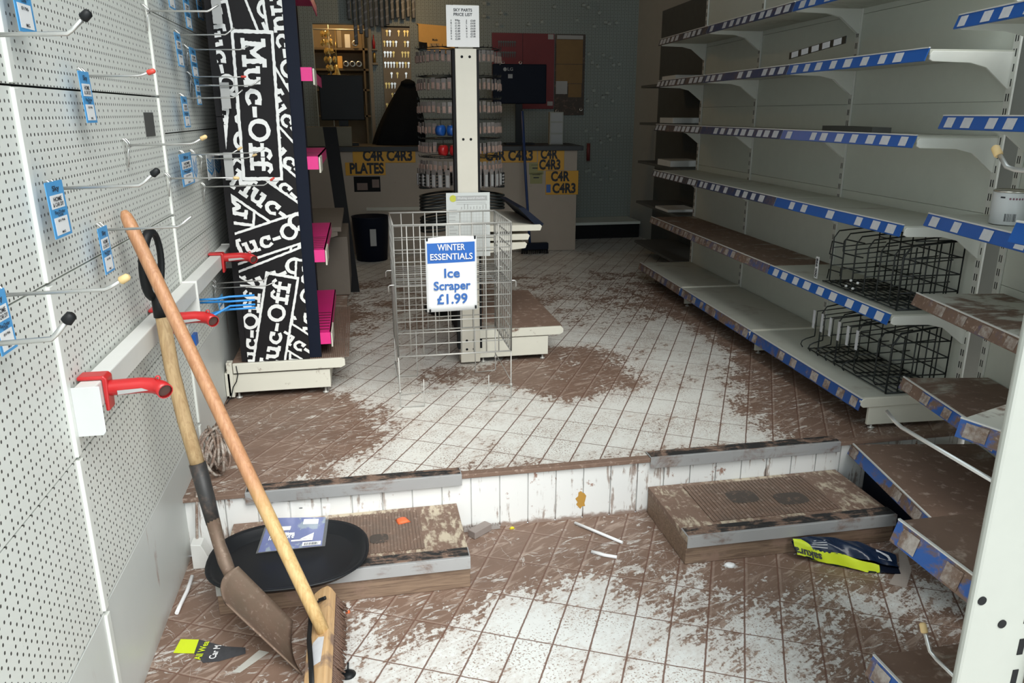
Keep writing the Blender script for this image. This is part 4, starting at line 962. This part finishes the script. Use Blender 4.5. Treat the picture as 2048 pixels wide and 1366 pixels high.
for i, z in enumerate((1.345, 1.03)):
    tag(obj('dark_pack', MB().fbox(FQ, .2, .12, z + .085 - .02 * i, .75, .34, z + .20), m_dark, bevel=.004), 'dark pack on the corner shelf %s' % ('above counter height', 'at counter height'), 'pack') if 0 else None

# ------------------------------------------------------------------ black wire baskets on the shelves
def wirebasket(label, u0, u1, v0, v1, z0, z1, loops, cut):
    t = thing('black_wire_basket', label, 'wire basket', FR((u0 + u1) / 2, (v0 + v1) / 2, z0), 'black wire baskets on the shelves')
    p = lambda u, v, z: FR(u, v, z)
    a = MB()
    for i in range(5):
        z = z0 + .004 + (z1 - z0 - .008) * i / 4
        a.tube([p(u0, v0, z), p(u1, v0, z)], .003, 6)
    for i in range(8): u = u0 + (u1 - u0) * i / 7; a.tube([p(u, v0, z0), p(u, v0, z1)], .003, 6)
    obj('rear_grid', a, m_blackwire, t)
    a = MB()
    for i in range(9): v = v0 + (v1 - v0) * i / 8; a.tube([p(u0, v, z0 + .004), p(u1, v, z0 + .004)], .0028, 6)
    for i in range(4): u = u0 + (u1 - u0) * i / 3; a.tube([p(u, v0, z0 + .002), p(u, v1, z0 + .002)], .003, 6)
    obj('floor_grid', a, m_blackwire, t)
    a = MB()
    for u in (u0,):
        for i in range(6): v = v0 + (v1 - v0) * i / 5; a.tube([p(u, v, z0), p(u, v, z1 - cut * i / 5)], .003, 6)
        for i in range(5): z = z0 + (z1 - z0) * i / 4; a.tube([p(u, v0, z), p(u, v1 - (.04 if i == 4 else 0), z)], .003, 6)
        a.tube([p(u, v0, z1), p(u, v1 - .03, z1 - cut * .6), p(u, v1, z1 - cut - .03), p(u, v1, z0)], .0045, 7)
    obj('end_frame', a, m_blackwire, t)
    for i in range(loops):
        u = u0 + (u1 - u0) * (i + .6) / (loops + .2)
        a = MB().tube([p(u, v0, z0 + .006), p(u, v1 - .01, z0 + .006), p(u, v1, z0 + .02), p(u, v1, z1 - cut - .03), p(u, v1 - .02, z1 - cut), p(u, v0, z1 - .01)], .0032, 7)
        for zz in (.35, .68): a.tube([p(u, v0, z0 + (z1 - z0) * zz), p(u, v1, z0 + (z1 - z0) * zz * .9)], .0026, 6)
        obj('divider_wire', a, m_blackwire, t)
    return t
tA = wirebasket('black wire basket with dividers on the second shelf, nearest bay', .06, .60, .02, .27, .688, .955, 6, .03)
for k in range(2):
    z = .86 - .13 * k
    obj('handle_loop', MB().tube([FR(.58, .10, z), FR(.70, .12, z), FR(.71, .12, z - .01), FR(.71, .12, z - .055), FR(.70, .12, z - .065), FR(.58, .10, z - .065)], .0032, 7).tube([FR(.58, .20, z), FR(.66, .21, z), FR(.67, .21, z - .06), FR(.58, .20, z - .065)], .0032, 7), m_blackwire, tA)
for k in range(4): obj('white_tip', MB().lathe(FR(.30 + .05 * (k % 2) + .03 * (k // 2), .285, .745 - .03 * (k // 2)), FR(0, 1, 0) - FR(0, 0, 0), [(.003, 0), (.006, .004), (.004, .010)], 8), m_paper, tA)
t = thing('number_strip', 'upright white number strip hanging at the end of the upper wire basket', 'label', FR(.635, .285, .70))
obj('strip', MB().prism([FR(.622, .285, .695), FR(.648, .285, .695), FR(.648, .285, .795), FR(.622, .285, .795)], FR(0, .002, 0) - FR(0, 0, 0)), m_paper, t)
e = MB(); addtext(e, '866 000', FR(.635, .2875, .745), -Z, FR(-1, 0, 0) - FR(0, 0, 0), .021, .085, .03); obj('digits', e, m_ink, t)
tB = wirebasket('black wire basket with ticket holders on the base shelf, nearest bay', .05, .66, .02, .27, .349, .625, 4, .05)
for k in range(6):
    u = .28 + .07 * k
    hp_ = MB().tube([FR(u, .26, .42), FR(u, .30, .41), FR(u, .32, .40), FR(u, .325, .385), FR(u, .315, .37)], .0028, 6)
    hp_.tube([FR(u, .26, .42), FR(u, .26, .54), FR(u, .02, .56)], .0028, 6)
    obj('front_hook', hp_, m_blackwire, tB)
    obj('ticket_holder', MB().prism([FR(u - .008, .272, .46), FR(u + .010, .272, .46), FR(u + .010, .272, .545), FR(u - .008, .272, .545)], FR(0, .002, 0) - FR(0, 0, 0)), m_ticket, tB)

# ------------------------------------------------------------------ near angled shelving
FN = frame((2.273, 2.38), (-.184, -.983), (-.983, .184))
DN = .33
tn = thing('angled_shelving_bay', 'pale back panel of the angled shelving bay near the entrance', 'back panel', FN(.5, -.01, .02))
for z0, z1 in ((.02, .42), (.42, .82), (.82, 1.22), (1.22, 1.62), (1.62, 2.02)): obj('panel_sheet', MB().fbox(FN, .02, -.018, z0 + .001, .97, -.006, z1 - .001), m_panel, tn)
upright(FN, .012, .02, 2.2, 'slotted upright in the corner beside the paint can shelf', 'uprights of the long shelving')
near = ((1.722, 'topmost shelf of the angled bay, white tickets on blue', m_shelf, m_blue, m_ticket, 8), (1.408, 'second highest shelf of the angled bay, bright blue price strip', m_shelf, m_blue, m_ticket, 8),
        (1.080, 'angled bay shelf carrying the white paint can', m_shelf, m_blue, m_ticket, 6), (.795, 'angled bay shelf with mud film and clean wiped squares', m_shelfmid, m_bluesoil, m_ticketmud, 7), (.474, 'fully mud-coated shelf of the angled bay above the lowest one', m_shelfmud, m_bluemud, m_ticketmud, 7))
for i, (z, lb_, bd, sp_, tk, nt) in enumerate(near): shelf(FN, .06, .98, DN - .012, z, lb_, bd, sp_, tk, nt, .08, 'shelves of the angled bay', 300 + i)
t = shelf(FN, .06, .98, .475, .205, 'lowest muddy base shelf of the angled bay beside the step box', m_shelfmud, m_bluemud, m_ticketmud, 6, .5, 'shelves of the angled bay', 310, False)
obj('kick_panel', MB().fbox(FN, .06, .40, .012, .98, .412, .16), m_darkblue, t)
obj('end_panel', MB().fbox(FN, .06, .03, .0, .075, .40, .18), m_kick, t)
t = thing('paint_can', 'white lidded can with a barcode label standing on the angled shelf', 'can', FN(.315, .20, 1.082))
cc_ = FN(.315, .205, 1.082)
obj('can_body', MB().lathe(cc_, Z, [(.048, 0), (.05, .002), (.05, .098), (.048, .10)], 28), M('can_white', (.66, .68, .69), .3, var=.04), t)
obj('lid', MB().lathe(cc_ + Z * .100, Z, [(.05, 0), (.051, .004), (.047, .007), (.045, .004), (.02, .004)], 28), m_silver, t)
def onc(a, z, r=.0505): return cc_ + V((r * math.cos(a), r * math.sin(a), z))
fa = math.atan2(-cc_.y, -cc_.x)
bm = MB()
for i in range(14):
    a = fa - .16 + i * .045; w = R(.008, .03); bm.quad(onc(a, .012), onc(a + w, .012), onc(a + w, .036), onc(a, .036))
for i in range(5): bm.quad(onc(fa - .55 + .0 * i, .083 - i * .0), onc(fa - .28, .083), onc(fa - .28, .088), onc(fa - .55, .088)) if i == 0 else None
obj('barcode', bm, m_ink, t)
pm_ = MB()
for i in range(5): q = fa + .0 + .17 * i; pm_.add([onc(q + .06 * math.cos(w_), .082 + .0035 * math.sin(w_), .0507) for w_ in [k * .7 for k in range(9)]], [list(range(9))])
obj('printed_icons', pm_, M('plum_print', (.22, .10, .14)), t)
# nearest shelves
F3 = frame((1.66, 1.405), (0, -1), (-1, 0))
for i, (z, d, lb_, bd, sp_, tk, rt) in enumerate(((.13, .475, 'lowest nearest shelf corner with flaking blue strip at the picture foot', m_shelfmud, m_bluemud, m_ticketmud, 0), (.505, .465, 'nearest muddy shelf with smeared blue strip beside the white post', m_shelfmud, m_bluemud, m_ticketmud, 0))):
    shelf(F3, 0, .40, d, z, lb_, bd, sp_, tk, 3, .3, 'nearest shelves by the white post', 400 + i, False, .016, .054)
F4 = frame((1.585, 1.50), (.33, -.944), (-.944, -.33))
F5 = frame((1.66, 1.43), (0, -1), (-1, 0))
shelf(F4, 0, .42, .29, .752, 'nearest perforated shelf at waist height with mud-smeared blue strip', m_shelflight, m_bluemud, m_ticketmud, 3, .5, 'nearest shelves by the white post', 402)
shelf(F5, .03, .42, .30, 1.196, 'nearest bright blue shelf edge below the paint can', m_shelf, m_blue, m_ticket, 3, .9, 'nearest shelves by the white post', 403, False)
upright(frame((1.70, 1.40), (0, -1), (-1, 0)), .21, 0, 2.2, 'slotted upright behind the nearest muddy shelves', 'uprights of the long shelving')
t = thing('near_post', 'blurred white slotted post closest to the camera', 'post', (1.09, .96, 0))
pm2 = MM('white_post_stained', (.40, .41, .37), .10, 5, .45, .12, (14, 14, 3))
obj('post_body', MB().box(1.012, .982, 0, 1.16, .997, 2.3), pm2, t, bevel=.006)
h_ = MB()
for z in (.600, 1.05, 1.45, 1.85, .25): h_.lathe((1.030, .9815, z), -Y, [(.0085, -.001), (.0085, .0012)], 14); h_.lathe((1.082, .9815, z - .055), -Y, [(.0085, -.001), (.0085, .0012)], 14)
for i in range(30): h_.box(1.128, .981, .07 + i * .067, 1.140, .983, .104 + i * .067)
obj('post_holes', h_, m_dark, t)
tp_ = thing('near_peg_panel', 'perforated panel edge behind the nearest white post', 'panel', (1.4, .98, 0))
obj('perforated_panel', MB().box(1.16, .955, .05, 1.66, .975, 2.2), m_panel, tp_)
def hookr(x, z, y1, rise, label, cap):
    t = thing('peg_hook', label, 'hook', (x, .995, z), 'wire hooks on the nearest white post')
    obj('hook_rod', MB().tube([(x, .996, z), (x, y1 - .05, z + .002), (x, y1 - .03, z + .006), (x, y1, z + rise)], .0042, 9), m_chrome, t)
    obj('hook_clip', MB().box(x - .012, .995, z - .03, x + .012, 1.0, z + .02), m_chrome, t)
    if cap: dv = V((0, .03, rise)).normalized(); e_ = V((x, y1, z + rise)); obj('tip_cap', MB().tube([e_ - dv * .014, e_ - dv * .012, e_ + dv * .004, e_ + dv * .007], [.006, .0075, .007, .004], 10), m_tan, t)
hookr(1.098, 1.325, 1.20, .034, 'tan-tipped hook reaching in beside the paint can', True)
hookr(1.062, .800, 1.33, .018, 'long bare wire rod crossing in front of the angled shelves', False)
hookr(1.105, .345, 1.18, .046, 'tan-tipped hook low in front of the wet tiles', True)
# ------------------------------------------------------------------ counter and number plates
CT = frame((1.889, 6.725), (-.9968, .0800), (-.080, -.9968))   # u runs along the counter front, v towards the camera
t = thing('counter', 'grubby cream shop counter with a dark worktop', 'counter', CT(1.2, -.3, .22))
obj('front_panel', MB().fbox(CT, 0, -.03, .222, 2.5, 0, 1.105), m_counter, t)
obj('side_panel', MB().fbox(CT, 0, -.62, .222, .03, -.03, 1.105), m_counter, t)
obj('worktop', MB().fbox(CT, -.05, -.68, 1.105, 2.5, .03, 1.145), m_ctop, t, bevel=.003)
obj('kick_rail', MB().fbox(CT, .75, .0, .602, 1.86, .012, .63), m_cream, t)
cdir = CT(-1, 0, 0) - CT(0, 0, 0)
def plate(u0, z0, u1, z1, rows, label, blue=False):
    t = thing('number_plate', label, 'number plate', CT((u0 + u1) / 2, .004, z0), 'yellow sample number plates on the counter front')
    obj('plate', MB().fbox(CT, u0, .001, z0, u1, .006, z1), m_yel, t, bevel=.002)
    e = MB(); n = len(rows); h = (z1 - z0) / n
    for i, (s_, w, dx) in enumerate(rows): e = MB(); addtext(e, s_, CT((u0 + u1) / 2 - dx, .0062, z1 - h * (i + .5)), cdir, Z, .116 if n == 2 else .122, w, .040, .001); obj('lettering', e, m_ink, t)
    if blue: obj('blue_band', MB().fbox(CT, u1 - .045, .006, z0 + .02, u1 - .006, .0075, z0 + .09), m_blue, t)
plate(1.42, 1.010, 1.952, 1.122, [('C4R C4R3', .42, 0.03)], 'long yellow plate with two words on the dim end of the counter')
plate(1.68, .905, 2.02, 1.014, [('PLATES', .29, 0.01)], 'yellow plate reading plates below the dim long plate')
plate(.36, 1.005, .89, 1.117, [('C4R C4R3', .42, .02)], 'long yellow plate half hidden by the spinner rack')
plate(.117, .935, .352, 1.118, [('C4R', .155, -.02), ('C4R3', .19, -.01)], 'square yellow two-line plate just under the worktop')
plate(-.014, .722, .280, .93, [('C4R', .17, -.02), ('C4R3', .21, .02)], 'square yellow plate with blue band at the counter corner', True)
for a, b, c_, d, mt, lb_ in ((.30, .90, .43, 1.0, M('sage_paper', (.33, .31, .13), .6), 'olive paper notice under the square plates'), (.31, .82, .42, .915, bpy.data.materials['sage_paper'], 'olive paper notice with a drawn face beside the corner plate')):
    tt = thing('paper_notice', lb_, 'notice', CT((a + c_) / 2, .004, b))
    obj('sheet', MB().fbox(CT, a, .001, b, c_, .003, d), mt, tt)
    obj('print', MB().fbox(CT, a + .02, .003, d - .02, c_ - .02, .0035, d - .016).fbox(CT, a + .03, .003, (b + d) / 2, c_ - .03, .0035, (b + d) / 2 + .01), m_ink, tt)
tt = thing('photo_poster', 'small photo poster below the plates plate on the counter', 'poster', CT(1.85, .004, .76))
obj('sheet', MB().fbox(CT, 1.73, .001, .765, 1.955, .003, .895), m_dark, tt)
obj('picture', MB().fbox(CT, 1.74, .003, .80, 1.80, .0035, .87).fbox(CT, 1.84, .003, .78, 1.93, .0035, .84), M('photo_tone', (.22, .15, .12), .5), tt)
tt = thing('brochure_holder', 'pale leaflet dispenser standing on the counter end', 'leaflet holder', CT(.15, -.25, 1.146))
obj('holder_body', MB().fbox(CT, .09, -.30, 1.146, .215, -.22, 1.43), M('holder_grey', (.33, .33, .28), .5), tt, bevel=.003)
obj('leaflets', MB().fbox(CT, .10, -.22, 1.35, .205, -.215, 1.42).fbox(CT, .10, -.22, 1.25, .205, -.212, 1.335).fbox(CT, .10, -.22, 1.155, .205, -.212, 1.235), m_grey, tt)
tt = thing('counter_monitor', 'dark flat monitor seen from behind with a maker badge', 'monitor', (1.43, 7.05, 1.146))
obj('screen_back', MB().box(1.19, 7.03, 1.50, 1.675, 7.07, 1.835), m_darkblue, tt, bevel=.008)
obj('stand', MB().box(1.40, 7.05, 1.16, 1.46, 7.08, 1.55).box(1.30, 6.98, 1.147, 1.56, 7.14, 1.162), m_black, tt)
e = MB(); addtext(e, 'LG', (1.345, 7.030, 1.79), X, Z, .036, .048, .01); e.lathe((1.298, 7.0295, 1.79), -Y, [(.016, 0), (.016, .0008)], 14); obj('badge', e, m_grey, tt)
obj('port_cover', MB().box(1.325, 7.027, 1.715, 1.365, 7.030, 1.75), m_grey, tt)
tt = thing('covered_machine', 'black cloth-covered machine on the counter beside the spinner rack', 'covered machine', (.35, 7.25, 1.15))
def clo(a, b):
    ang = 2 * math.pi * a; r = 1 - .75 * b ** 1.6
    x = .36 + .23 * r * math.cos(ang) + .10 * b; y = 7.28 + .17 * r * math.sin(ang); z = 1.150 + .53 * b
    k = 1 + .07 * math.sin(7 * ang) * (1 - b)
    return V((.36 + (x - .36) * k, 7.28 + (y - 7.28) * k, z))
cm = MB().grid(clo, 40, 12); obj('cloth_cover', cm, M('black_cloth', (.010, .011, .012), .95, spec=.1), tt)
obj('machine_top', MB().lathe((.46, 7.28, 1.66), Z, [(.07, 0), (.06, .03), (.02, .05)], 16), bpy.data.materials['black_cloth'], tt)
tt = thing('till_monitor', 'large black till screen on the dim end of the counter', 'monitor', (-.12, 7.12, 1.15))
obj('screen', MB().box(-.31, 7.10, 1.36, .065, 7.14, 1.735), m_black, tt, bevel=.008)
obj('stand', MB().box(-.16, 7.11, 1.15, -.08, 7.15, 1.40).box(-.25, 7.04, 1.147, .0, 7.2, 1.17), m_black, tt)
tag(obj('pale_tray_box', MB().box(-.44, 6.90, 1.147, -.055, 7.02, 1.31), M('dull_card', (.20, .18, .13), .7), bevel=.004), 'dull cardboard box on the dim end of the counter', 'box')
for i, (x, y, z0, w, h) in enumerate(((-.40, 7.2, 1.42, .10, .05), (-.42, 7.22, 1.50, .09, .04))):
    pass
tt = thing('blue_broom', 'blue-handled broom leaning on the counter beside the monitor', 'broom', (1.43, 6.62, .22))
obj('handle', MB().tube([(1.44, 6.60, .28), (1.405, 6.64, .9), (1.38, 6.67, 1.437)], .012, 10), m_blue2 if 'm_blue2' in globals() else M('broom_blue', (.02, .05, .16), .4), tt)
obj('broom_head', MB().box(1.36, 6.56, .262, 1.60, 6.62, .32), m_darkblue, tt, bevel=.006)
b_ = MB()
for i in range(30): b_.tube([(1.365 + i * .008, 6.59, .265), (1.36 + i * .0083, 6.585 + R(-.02, .02), .224)], .004, 5)
obj('bristles', b_, m_black, tt)

# ------------------------------------------------------------------ back wall: keys, boards, packs
m_kb = M('key_board_card', (.34, .29, .22), .7, spec=.2)
m_bks = M('back_room_timber', (.16, .12, .075), .7)
tt = thing('key_board', 'tall lit board of hanging key blanks on the back wall', 'key board', (.39, 7.69, 1.45))
obj('board', MB().box(.262, 7.685, 1.42, .520, 7.699, 2.185), m_kb, tt)
obj('board_pegs', bev(MB().box(.262, 7.680, 2.178, .520, 7.699, 2.19)), m_dark, tt)
kp = None; rk = random.Random(3)
def keyblank(x, y, z, label, group, mt):
    o = thing('key_blank', label, 'key', (x, y, z), group)
    k = MB(); pts = [(x + .011 * math.cos(a), y, z + .011 * math.sin(a)) for a in [i * math.pi / 7 for i in range(14)]]
    k.prism(pts, (0, -.0022, 0)); k.prism([(x - .0045, y, z - .009), (x + .0045, y, z - .009), (x + .0045, y, z - .030), (x + .0025, y, z - .034), (x + .001, y, z - .043), (x - .001, y, z - .046), (x - .0045, y, z - .042)], (0, -.0018, 0))
    obj('blade_and_bow', k, mt, o); obj('peg', MB().tube([(x, y + .01, z + .004), (x, y - .012, z + .004)], .0018, 5), m_wire, o)
    return o
for r_ in range(8):
    z = 2.145 - .092 * r_
    for c_ in range(9):
        if rk.random() < .35: continue
        x = .283 + .027 * c_
        lb_ = 'key blank hanging in the %s row of the lit key board' % ('top', 'second', 'third', 'fourth', 'fifth', 'sixth', 'seventh', 'bottom')[r_]
        gp = 'keys in row %d of the lit board' % (r_ + 1)
        gold = rk.random() < .5
        if kp is None: kp = {}
        if gold not in kp: kp[gold] = keyblank(x, 7.680, z, lb_, gp, m_gold if gold else m_silver)
        else: o = dup(kp[gold], (x, 7.680, z), lb_); o['group'] = gp
tt = thing('red_key_board', 'dark red hanging board with a row of keys on the back wall', 'key board', (1.6, 7.69, 1.45))
obj('board', MB().box(1.295, 7.685, 1.53, 1.59, 7.699, 2.15).box(1.594, 7.684, 1.46, 1.905, 7.699, 2.15), m_dred, tt)
obj('eyelets', MB().lathe((1.40, 7.684, 1.885), -Y, [(.010, 0), (.016, 0), (.016, .003), (.010, .003), (.010, 0)], 12, False).lathe((1.57, 7.684, 1.885), -Y, [(.010, 0), (.016, 0), (.016, .003), (.010, .003), (.010, 0)], 12, False), m_silver, tt)
obj('corner_label', MB().box(1.84, 7.682, 2.10, 1.895, 7.684, 2.145).box(1.84, 7.682, 1.49, 1.895, 7.684, 1.53), m_grey, tt)
for r_, z in enumerate((2.07, 1.975)):
    for c_ in range(8):
        lb_ = 'key hanging in the %s row of the dark red board' % ('upper', 'lower')[r_]
        if r_ + c_ == 0: kdim = o = keyblank(1.36, 7.680, z, lb_, '', M('dull_key_steel', (.10, .095, .09), .5))
        else: o = dup(kdim, (1.36 + .022 * c_, 7.680, z), lb_)
        o['group'] = 'keys in the %s row of the red board' % ('upper', 'lower')[r_]
tt = thing('brown_board', 'brown hanging card panel beside the red key board', 'board', (2.06, 7.69, 1.47))
obj('backing', MB().box(1.915, 7.688, 1.40, 2.215, 7.699, 2.15), m_dark2, tt)
ob_ = M('ochre_card', (.23, .135, .045), .6)
obj('ochre_cards', MB().box(1.925, 7.684, 1.88, 2.19, 7.688, 2.10).box(1.925, 7.684, 1.70, 2.19, 7.688, 1.875).box(2.05, 7.684, 1.57, 2.185, 7.688, 1.695), ob_, tt)
obj('clear_pocket', MB().box(1.925, 7.682, 1.60, 2.04, 7.686, 1.72).box(1.93, 7.684, 2.105, 2.19, 7.688, 2.14), m_grey, tt)
obj('eyelets', MB().lathe((1.94, 7.684, 1.44), -Y, [(.010, 0), (.016, 0), (.016, .003), (.010, .003), (.010, 0)], 12, False).lathe((2.185, 7.684, 1.455), -Y, [(.010, 0), (.016, 0), (.016, .003), (.010, .003), (.010, 0)], 12, False), m_silver, tt)
tt = thing('amber_carton', 'amber cardboard sheet carton lit warm above the spinner rack', 'carton', (.75, 7.6, 1.96))
obj('carton_face', MB().prism([(.60, 7.66, 2.205), (.585, 7.66, 2.215), (.90, 7.66, 2.195), (.94, 7.66, 1.98), (.88, 7.66, 1.955), (.68, 7.66, 1.98), (.65, 7.66, 2.05), (.60, 7.66, 2.06)], (0, .03, 0)), m_kraft, tt)
obj('printed_label', MB().box(.70, 7.656, 1.985, .79, 7.66, 2.045), M('buff_label', (.55, .36, .16), .6), tt)
e = MB(); addtext(e, 'Mudo', (.75, 7.656, 2.075), X, Z, .028, .05, .02); obj('lettering', e, m_ink, tt)
obj('dark_flap', MB().box(.60, 7.655, 2.0, .675, 7.66, 2.05), m_dark, tt)
tube_m = M('ribbed_black_pack', (.030, .036, .045), .4)
tp0 = None
for i in range(13):
    x = -.02 + .048 * i; zb = (2.23, 2.02, 2.11, 2.08, 2.17, 2.18, 2.17, 2.19, 2.24, 2.25, 2.24, 2.26, 2.25)[i]
    lb_ = 'black tubular pack hanging high on the back wall, number %s from the doorway' % ('first', 'second', 'third', 'fourth', 'fifth', 'sixth', 'seventh', 'eighth', 'ninth', 'tenth', 'eleventh', 'twelfth', 'last')[i]
    lb_ = lb_.replace(', number', ',')
    o = thing('hanging_pack', lb_, 'wiper pack', (x, 7.62, zb), 'black packs hanging over the key board')
    obj('pack_body', MB().box(x - .017, 7.60, zb, x + .017, 7.625, zb + .5), tube_m, o, bevel=.006)
    st_ = MB()
    for k in range(5): st_.prism([(x - .014, 7.5995, zb + .06 + .07 * k), (x + .014, 7.5995, zb + .075 + .07 * k), (x + .014, 7.5995, zb + .09 + .07 * k), (x - .014, 7.5995, zb + .075 + .07 * k)], (0, -.0006, 0))
    obj('printed_stripes', st_, M('slate_print', (.08, .10, .13), .4) if i == 0 else bpy.data.materials['slate_print'], o)
    obj('hang_hook', MB().tube([(x, 7.698, zb + .49), (x, 7.60, zb + .49)], .003, 6), m_wire, o)
# small price labels on the perforated back wall
lp_ = None; rk = random.Random(11)
for i in range(46):
    x = rk.uniform(2.23, 2.62) if i < 34 else rk.uniform(1.2, 2.2); z = rk.uniform(.75, 2.5) if i < 34 else rk.uniform(2.2, 2.5)
    if i < 34: x = 2.235 + .055 * (i % 7) + rk.uniform(-.015, .015); z = .85 + .36 * (i // 7) + rk.uniform(-.1, .1)
    band = 'over the boards' if i >= 34 else ('low on', 'low on', 'half way up', 'half way up', 'high up')[min(4, i // 7)] + ' the dim perforated wall'
    lb_ = 'small pale hook label ' + band
    if lp_ is None:
        lp_ = thing('hook_label', lb_, 'label', (x, 7.68, z), 'hook labels ' + band)
        obj('label_card', MB().box(x - .016, 7.655, z, x + .016, 7.657, z + .022), M('dim_label', (.34, .38, .36), .7), lp_)
        obj('hook_wire', MB().tube([(x, 7.699, z + .03), (x, 7.658, z + .03), (x, 7.656, z + .02)], .002, 5), m_wire, lp_)
    else: o = dup(lp_, (x, 7.68, z), lb_); o['group'] = 'hook labels ' + band
tt = thing('low_base_shelf', 'dark empty base shelf under the perforated back wall', 'shelf base', (2.35, 7.5, .22))
obj('base_top', MB().box(1.98, 7.30, .36, 2.72, 7.699, .385), m_panel, tt)
obj('kick_panel', MB().box(1.98, 7.33, .222, 2.72, 7.345, .36), m_dark, tt)
tag(obj('red_torch', MB().tube([(2.255, 7.62, .96), (2.255, 7.62, 1.13)], .018, 10), M('dull_red_pack', (.16, .03, .03), .5)), 'dull red packet hanging beside the counter end', 'packet')

# back room shelf glimpsed through the doorway
tt = thing('back_room_shelf', 'warm lit stock shelf glimpsed through the doorway', 'shelf', (-.08, 8.8, .22))
for z in (1.66, 1.86, 2.06, 1.40): obj('shelf_board', MB().box(-.60, 8.55, z - .02, .45, 8.98, z), m_bks, tt)
for x in (-.60, .09, .43): obj('shelf_side', MB().box(x, 8.55, .222, x + .02, 8.98, 2.4), m_bks, tt)
rk = random.Random(5)
for i, (x, z) in enumerate(((-.02, 1.87), (.045, 1.87), (-.085, 1.87), (.015, 2.07), (.03, 1.67), (-.03, 1.67))):
    tag(obj('chrome_ring', MB().lathe((x, 8.53, z + .034), Y, [(.020, -.02), (.030, -.02), (.032, 0), (.030, .03), (.020, .03), (.020, -.02)], 20, False), m_silver), 'shiny metal ring on the %s of the lit back room' % ('upper shelf, centre', 'upper shelf, door side', 'upper shelf, inner side', 'top shelf', 'lower shelf, door side', 'lower shelf, inner side')[i], 'ring', 'metal rings in the back room')
for i, (x, w, h, z, mt) in enumerate(((-.085, .055, .13, 2.062, m_paper), (-.16, .045, .18, 2.062, m_kb), (-.17, .05, .12, 1.862, m_kraft), (-.29, .07, .15, 1.402, m_kb), (.02, .06, .09, 1.402, m_kraft))):
    tag(obj('stock_box', MB().box(x, 8.56, z, x + w, 8.7, z + h), mt, bevel=.003), ('pale tall box on the top shelf of the back room', 'tan tall box on the top shelf of the back room', 'amber box beside the metal rings in the back room', 'tan box on the lowest back room shelf', 'amber wide box on the lowest back room shelf')[i], 'box')
m_foil = M('gold_foil', (.80, .55, .20), .22, .8, var=.3, scale=50)
for i in range(18):
    k_ = i // 3
    x, z = -.30 + .034 * (i % 3) + .012 * k_ + R(-.012, .012), 2.16 - .078 * k_
    y_ = 8.25 - .03 * (i % 3)
    b = MB(); n = 7
    rim = [(x + R(.018, .026) * math.cos(k * 2 * math.pi / n), y_ + R(-.012, .012), z + R(.028, .038) * math.sin(k * 2 * math.pi / n)) for k in range(n)]
    b.add([(x, y_ - .02, z)] + rim + [(x, y_ + .02, z)], [(0, k + 1, (k + 1) % n + 1) for k in range(n)] + [(n + 1, (k + 1) % n + 1, k + 1) for k in range(n)])
    b.tube([(x, y_, z + .03), (x, y_, min(2.203, z + .068))], .0012, 4)
    w_ = ('first', 'second', 'third', 'fourth', 'fifth', 'sixth')[k_]
    tag(obj('foil_packet', b, m_foil), 'crinkled gold packet hanging in the %s row down just inside the doorway' % w_, 'packet', 'gold packets in the %s row' % w_)
tag(obj('packet_rail', MB().tube([(-.60, 8.25, 2.205), (.4, 8.25, 2.205)], .008, 8).tube([(-.235, 8.25, 1.2), (-.235, 8.25, 2.7)], .006, 8), m_wire), 'thin hanging rail carrying the gold packets', 'rail')
tag(obj('clear_bag', MB().lathe((-.17, 8.10, 1.62), Z, [(.09, 0), (.085, .02), (.05, .12), (.02, .2), (.006, .25)], 9).tube([(-.17, 8.10, 1.86), (-.17, 8.14, 2.0), (-.17, 8.245, 2.2)], .002, 5), m_foil), 'cone-shaped shiny bag below the gold packets', 'bag')
tag(obj('red_bottle', MB().lathe((.185, 7.66, 1.99), Z, [(.012, 0), (.014, .05), (.006, .09), (.003, .12)], 12), m_red), 'small red bottle on the door frame beside the key board', 'bottle')
tag(obj('door_shelf_jar', MB().lathe((.185, 7.66, 1.87), Z, [(.013, 0), (.014, .07), (.008, .09)], 12), m_gold), 'brass-coloured jar under the red bottle', 'jar')
tag(obj('door_post', MB().box(.135, 7.64, .23, .165, 7.699, 2.2).box(.165, 7.63, 1.85, .215, 7.699, 1.866).box(.165, 7.63, 1.975, .215, 7.699, 1.985), m_kb), 'thin wooden door post with two tiny ledges', 'post')
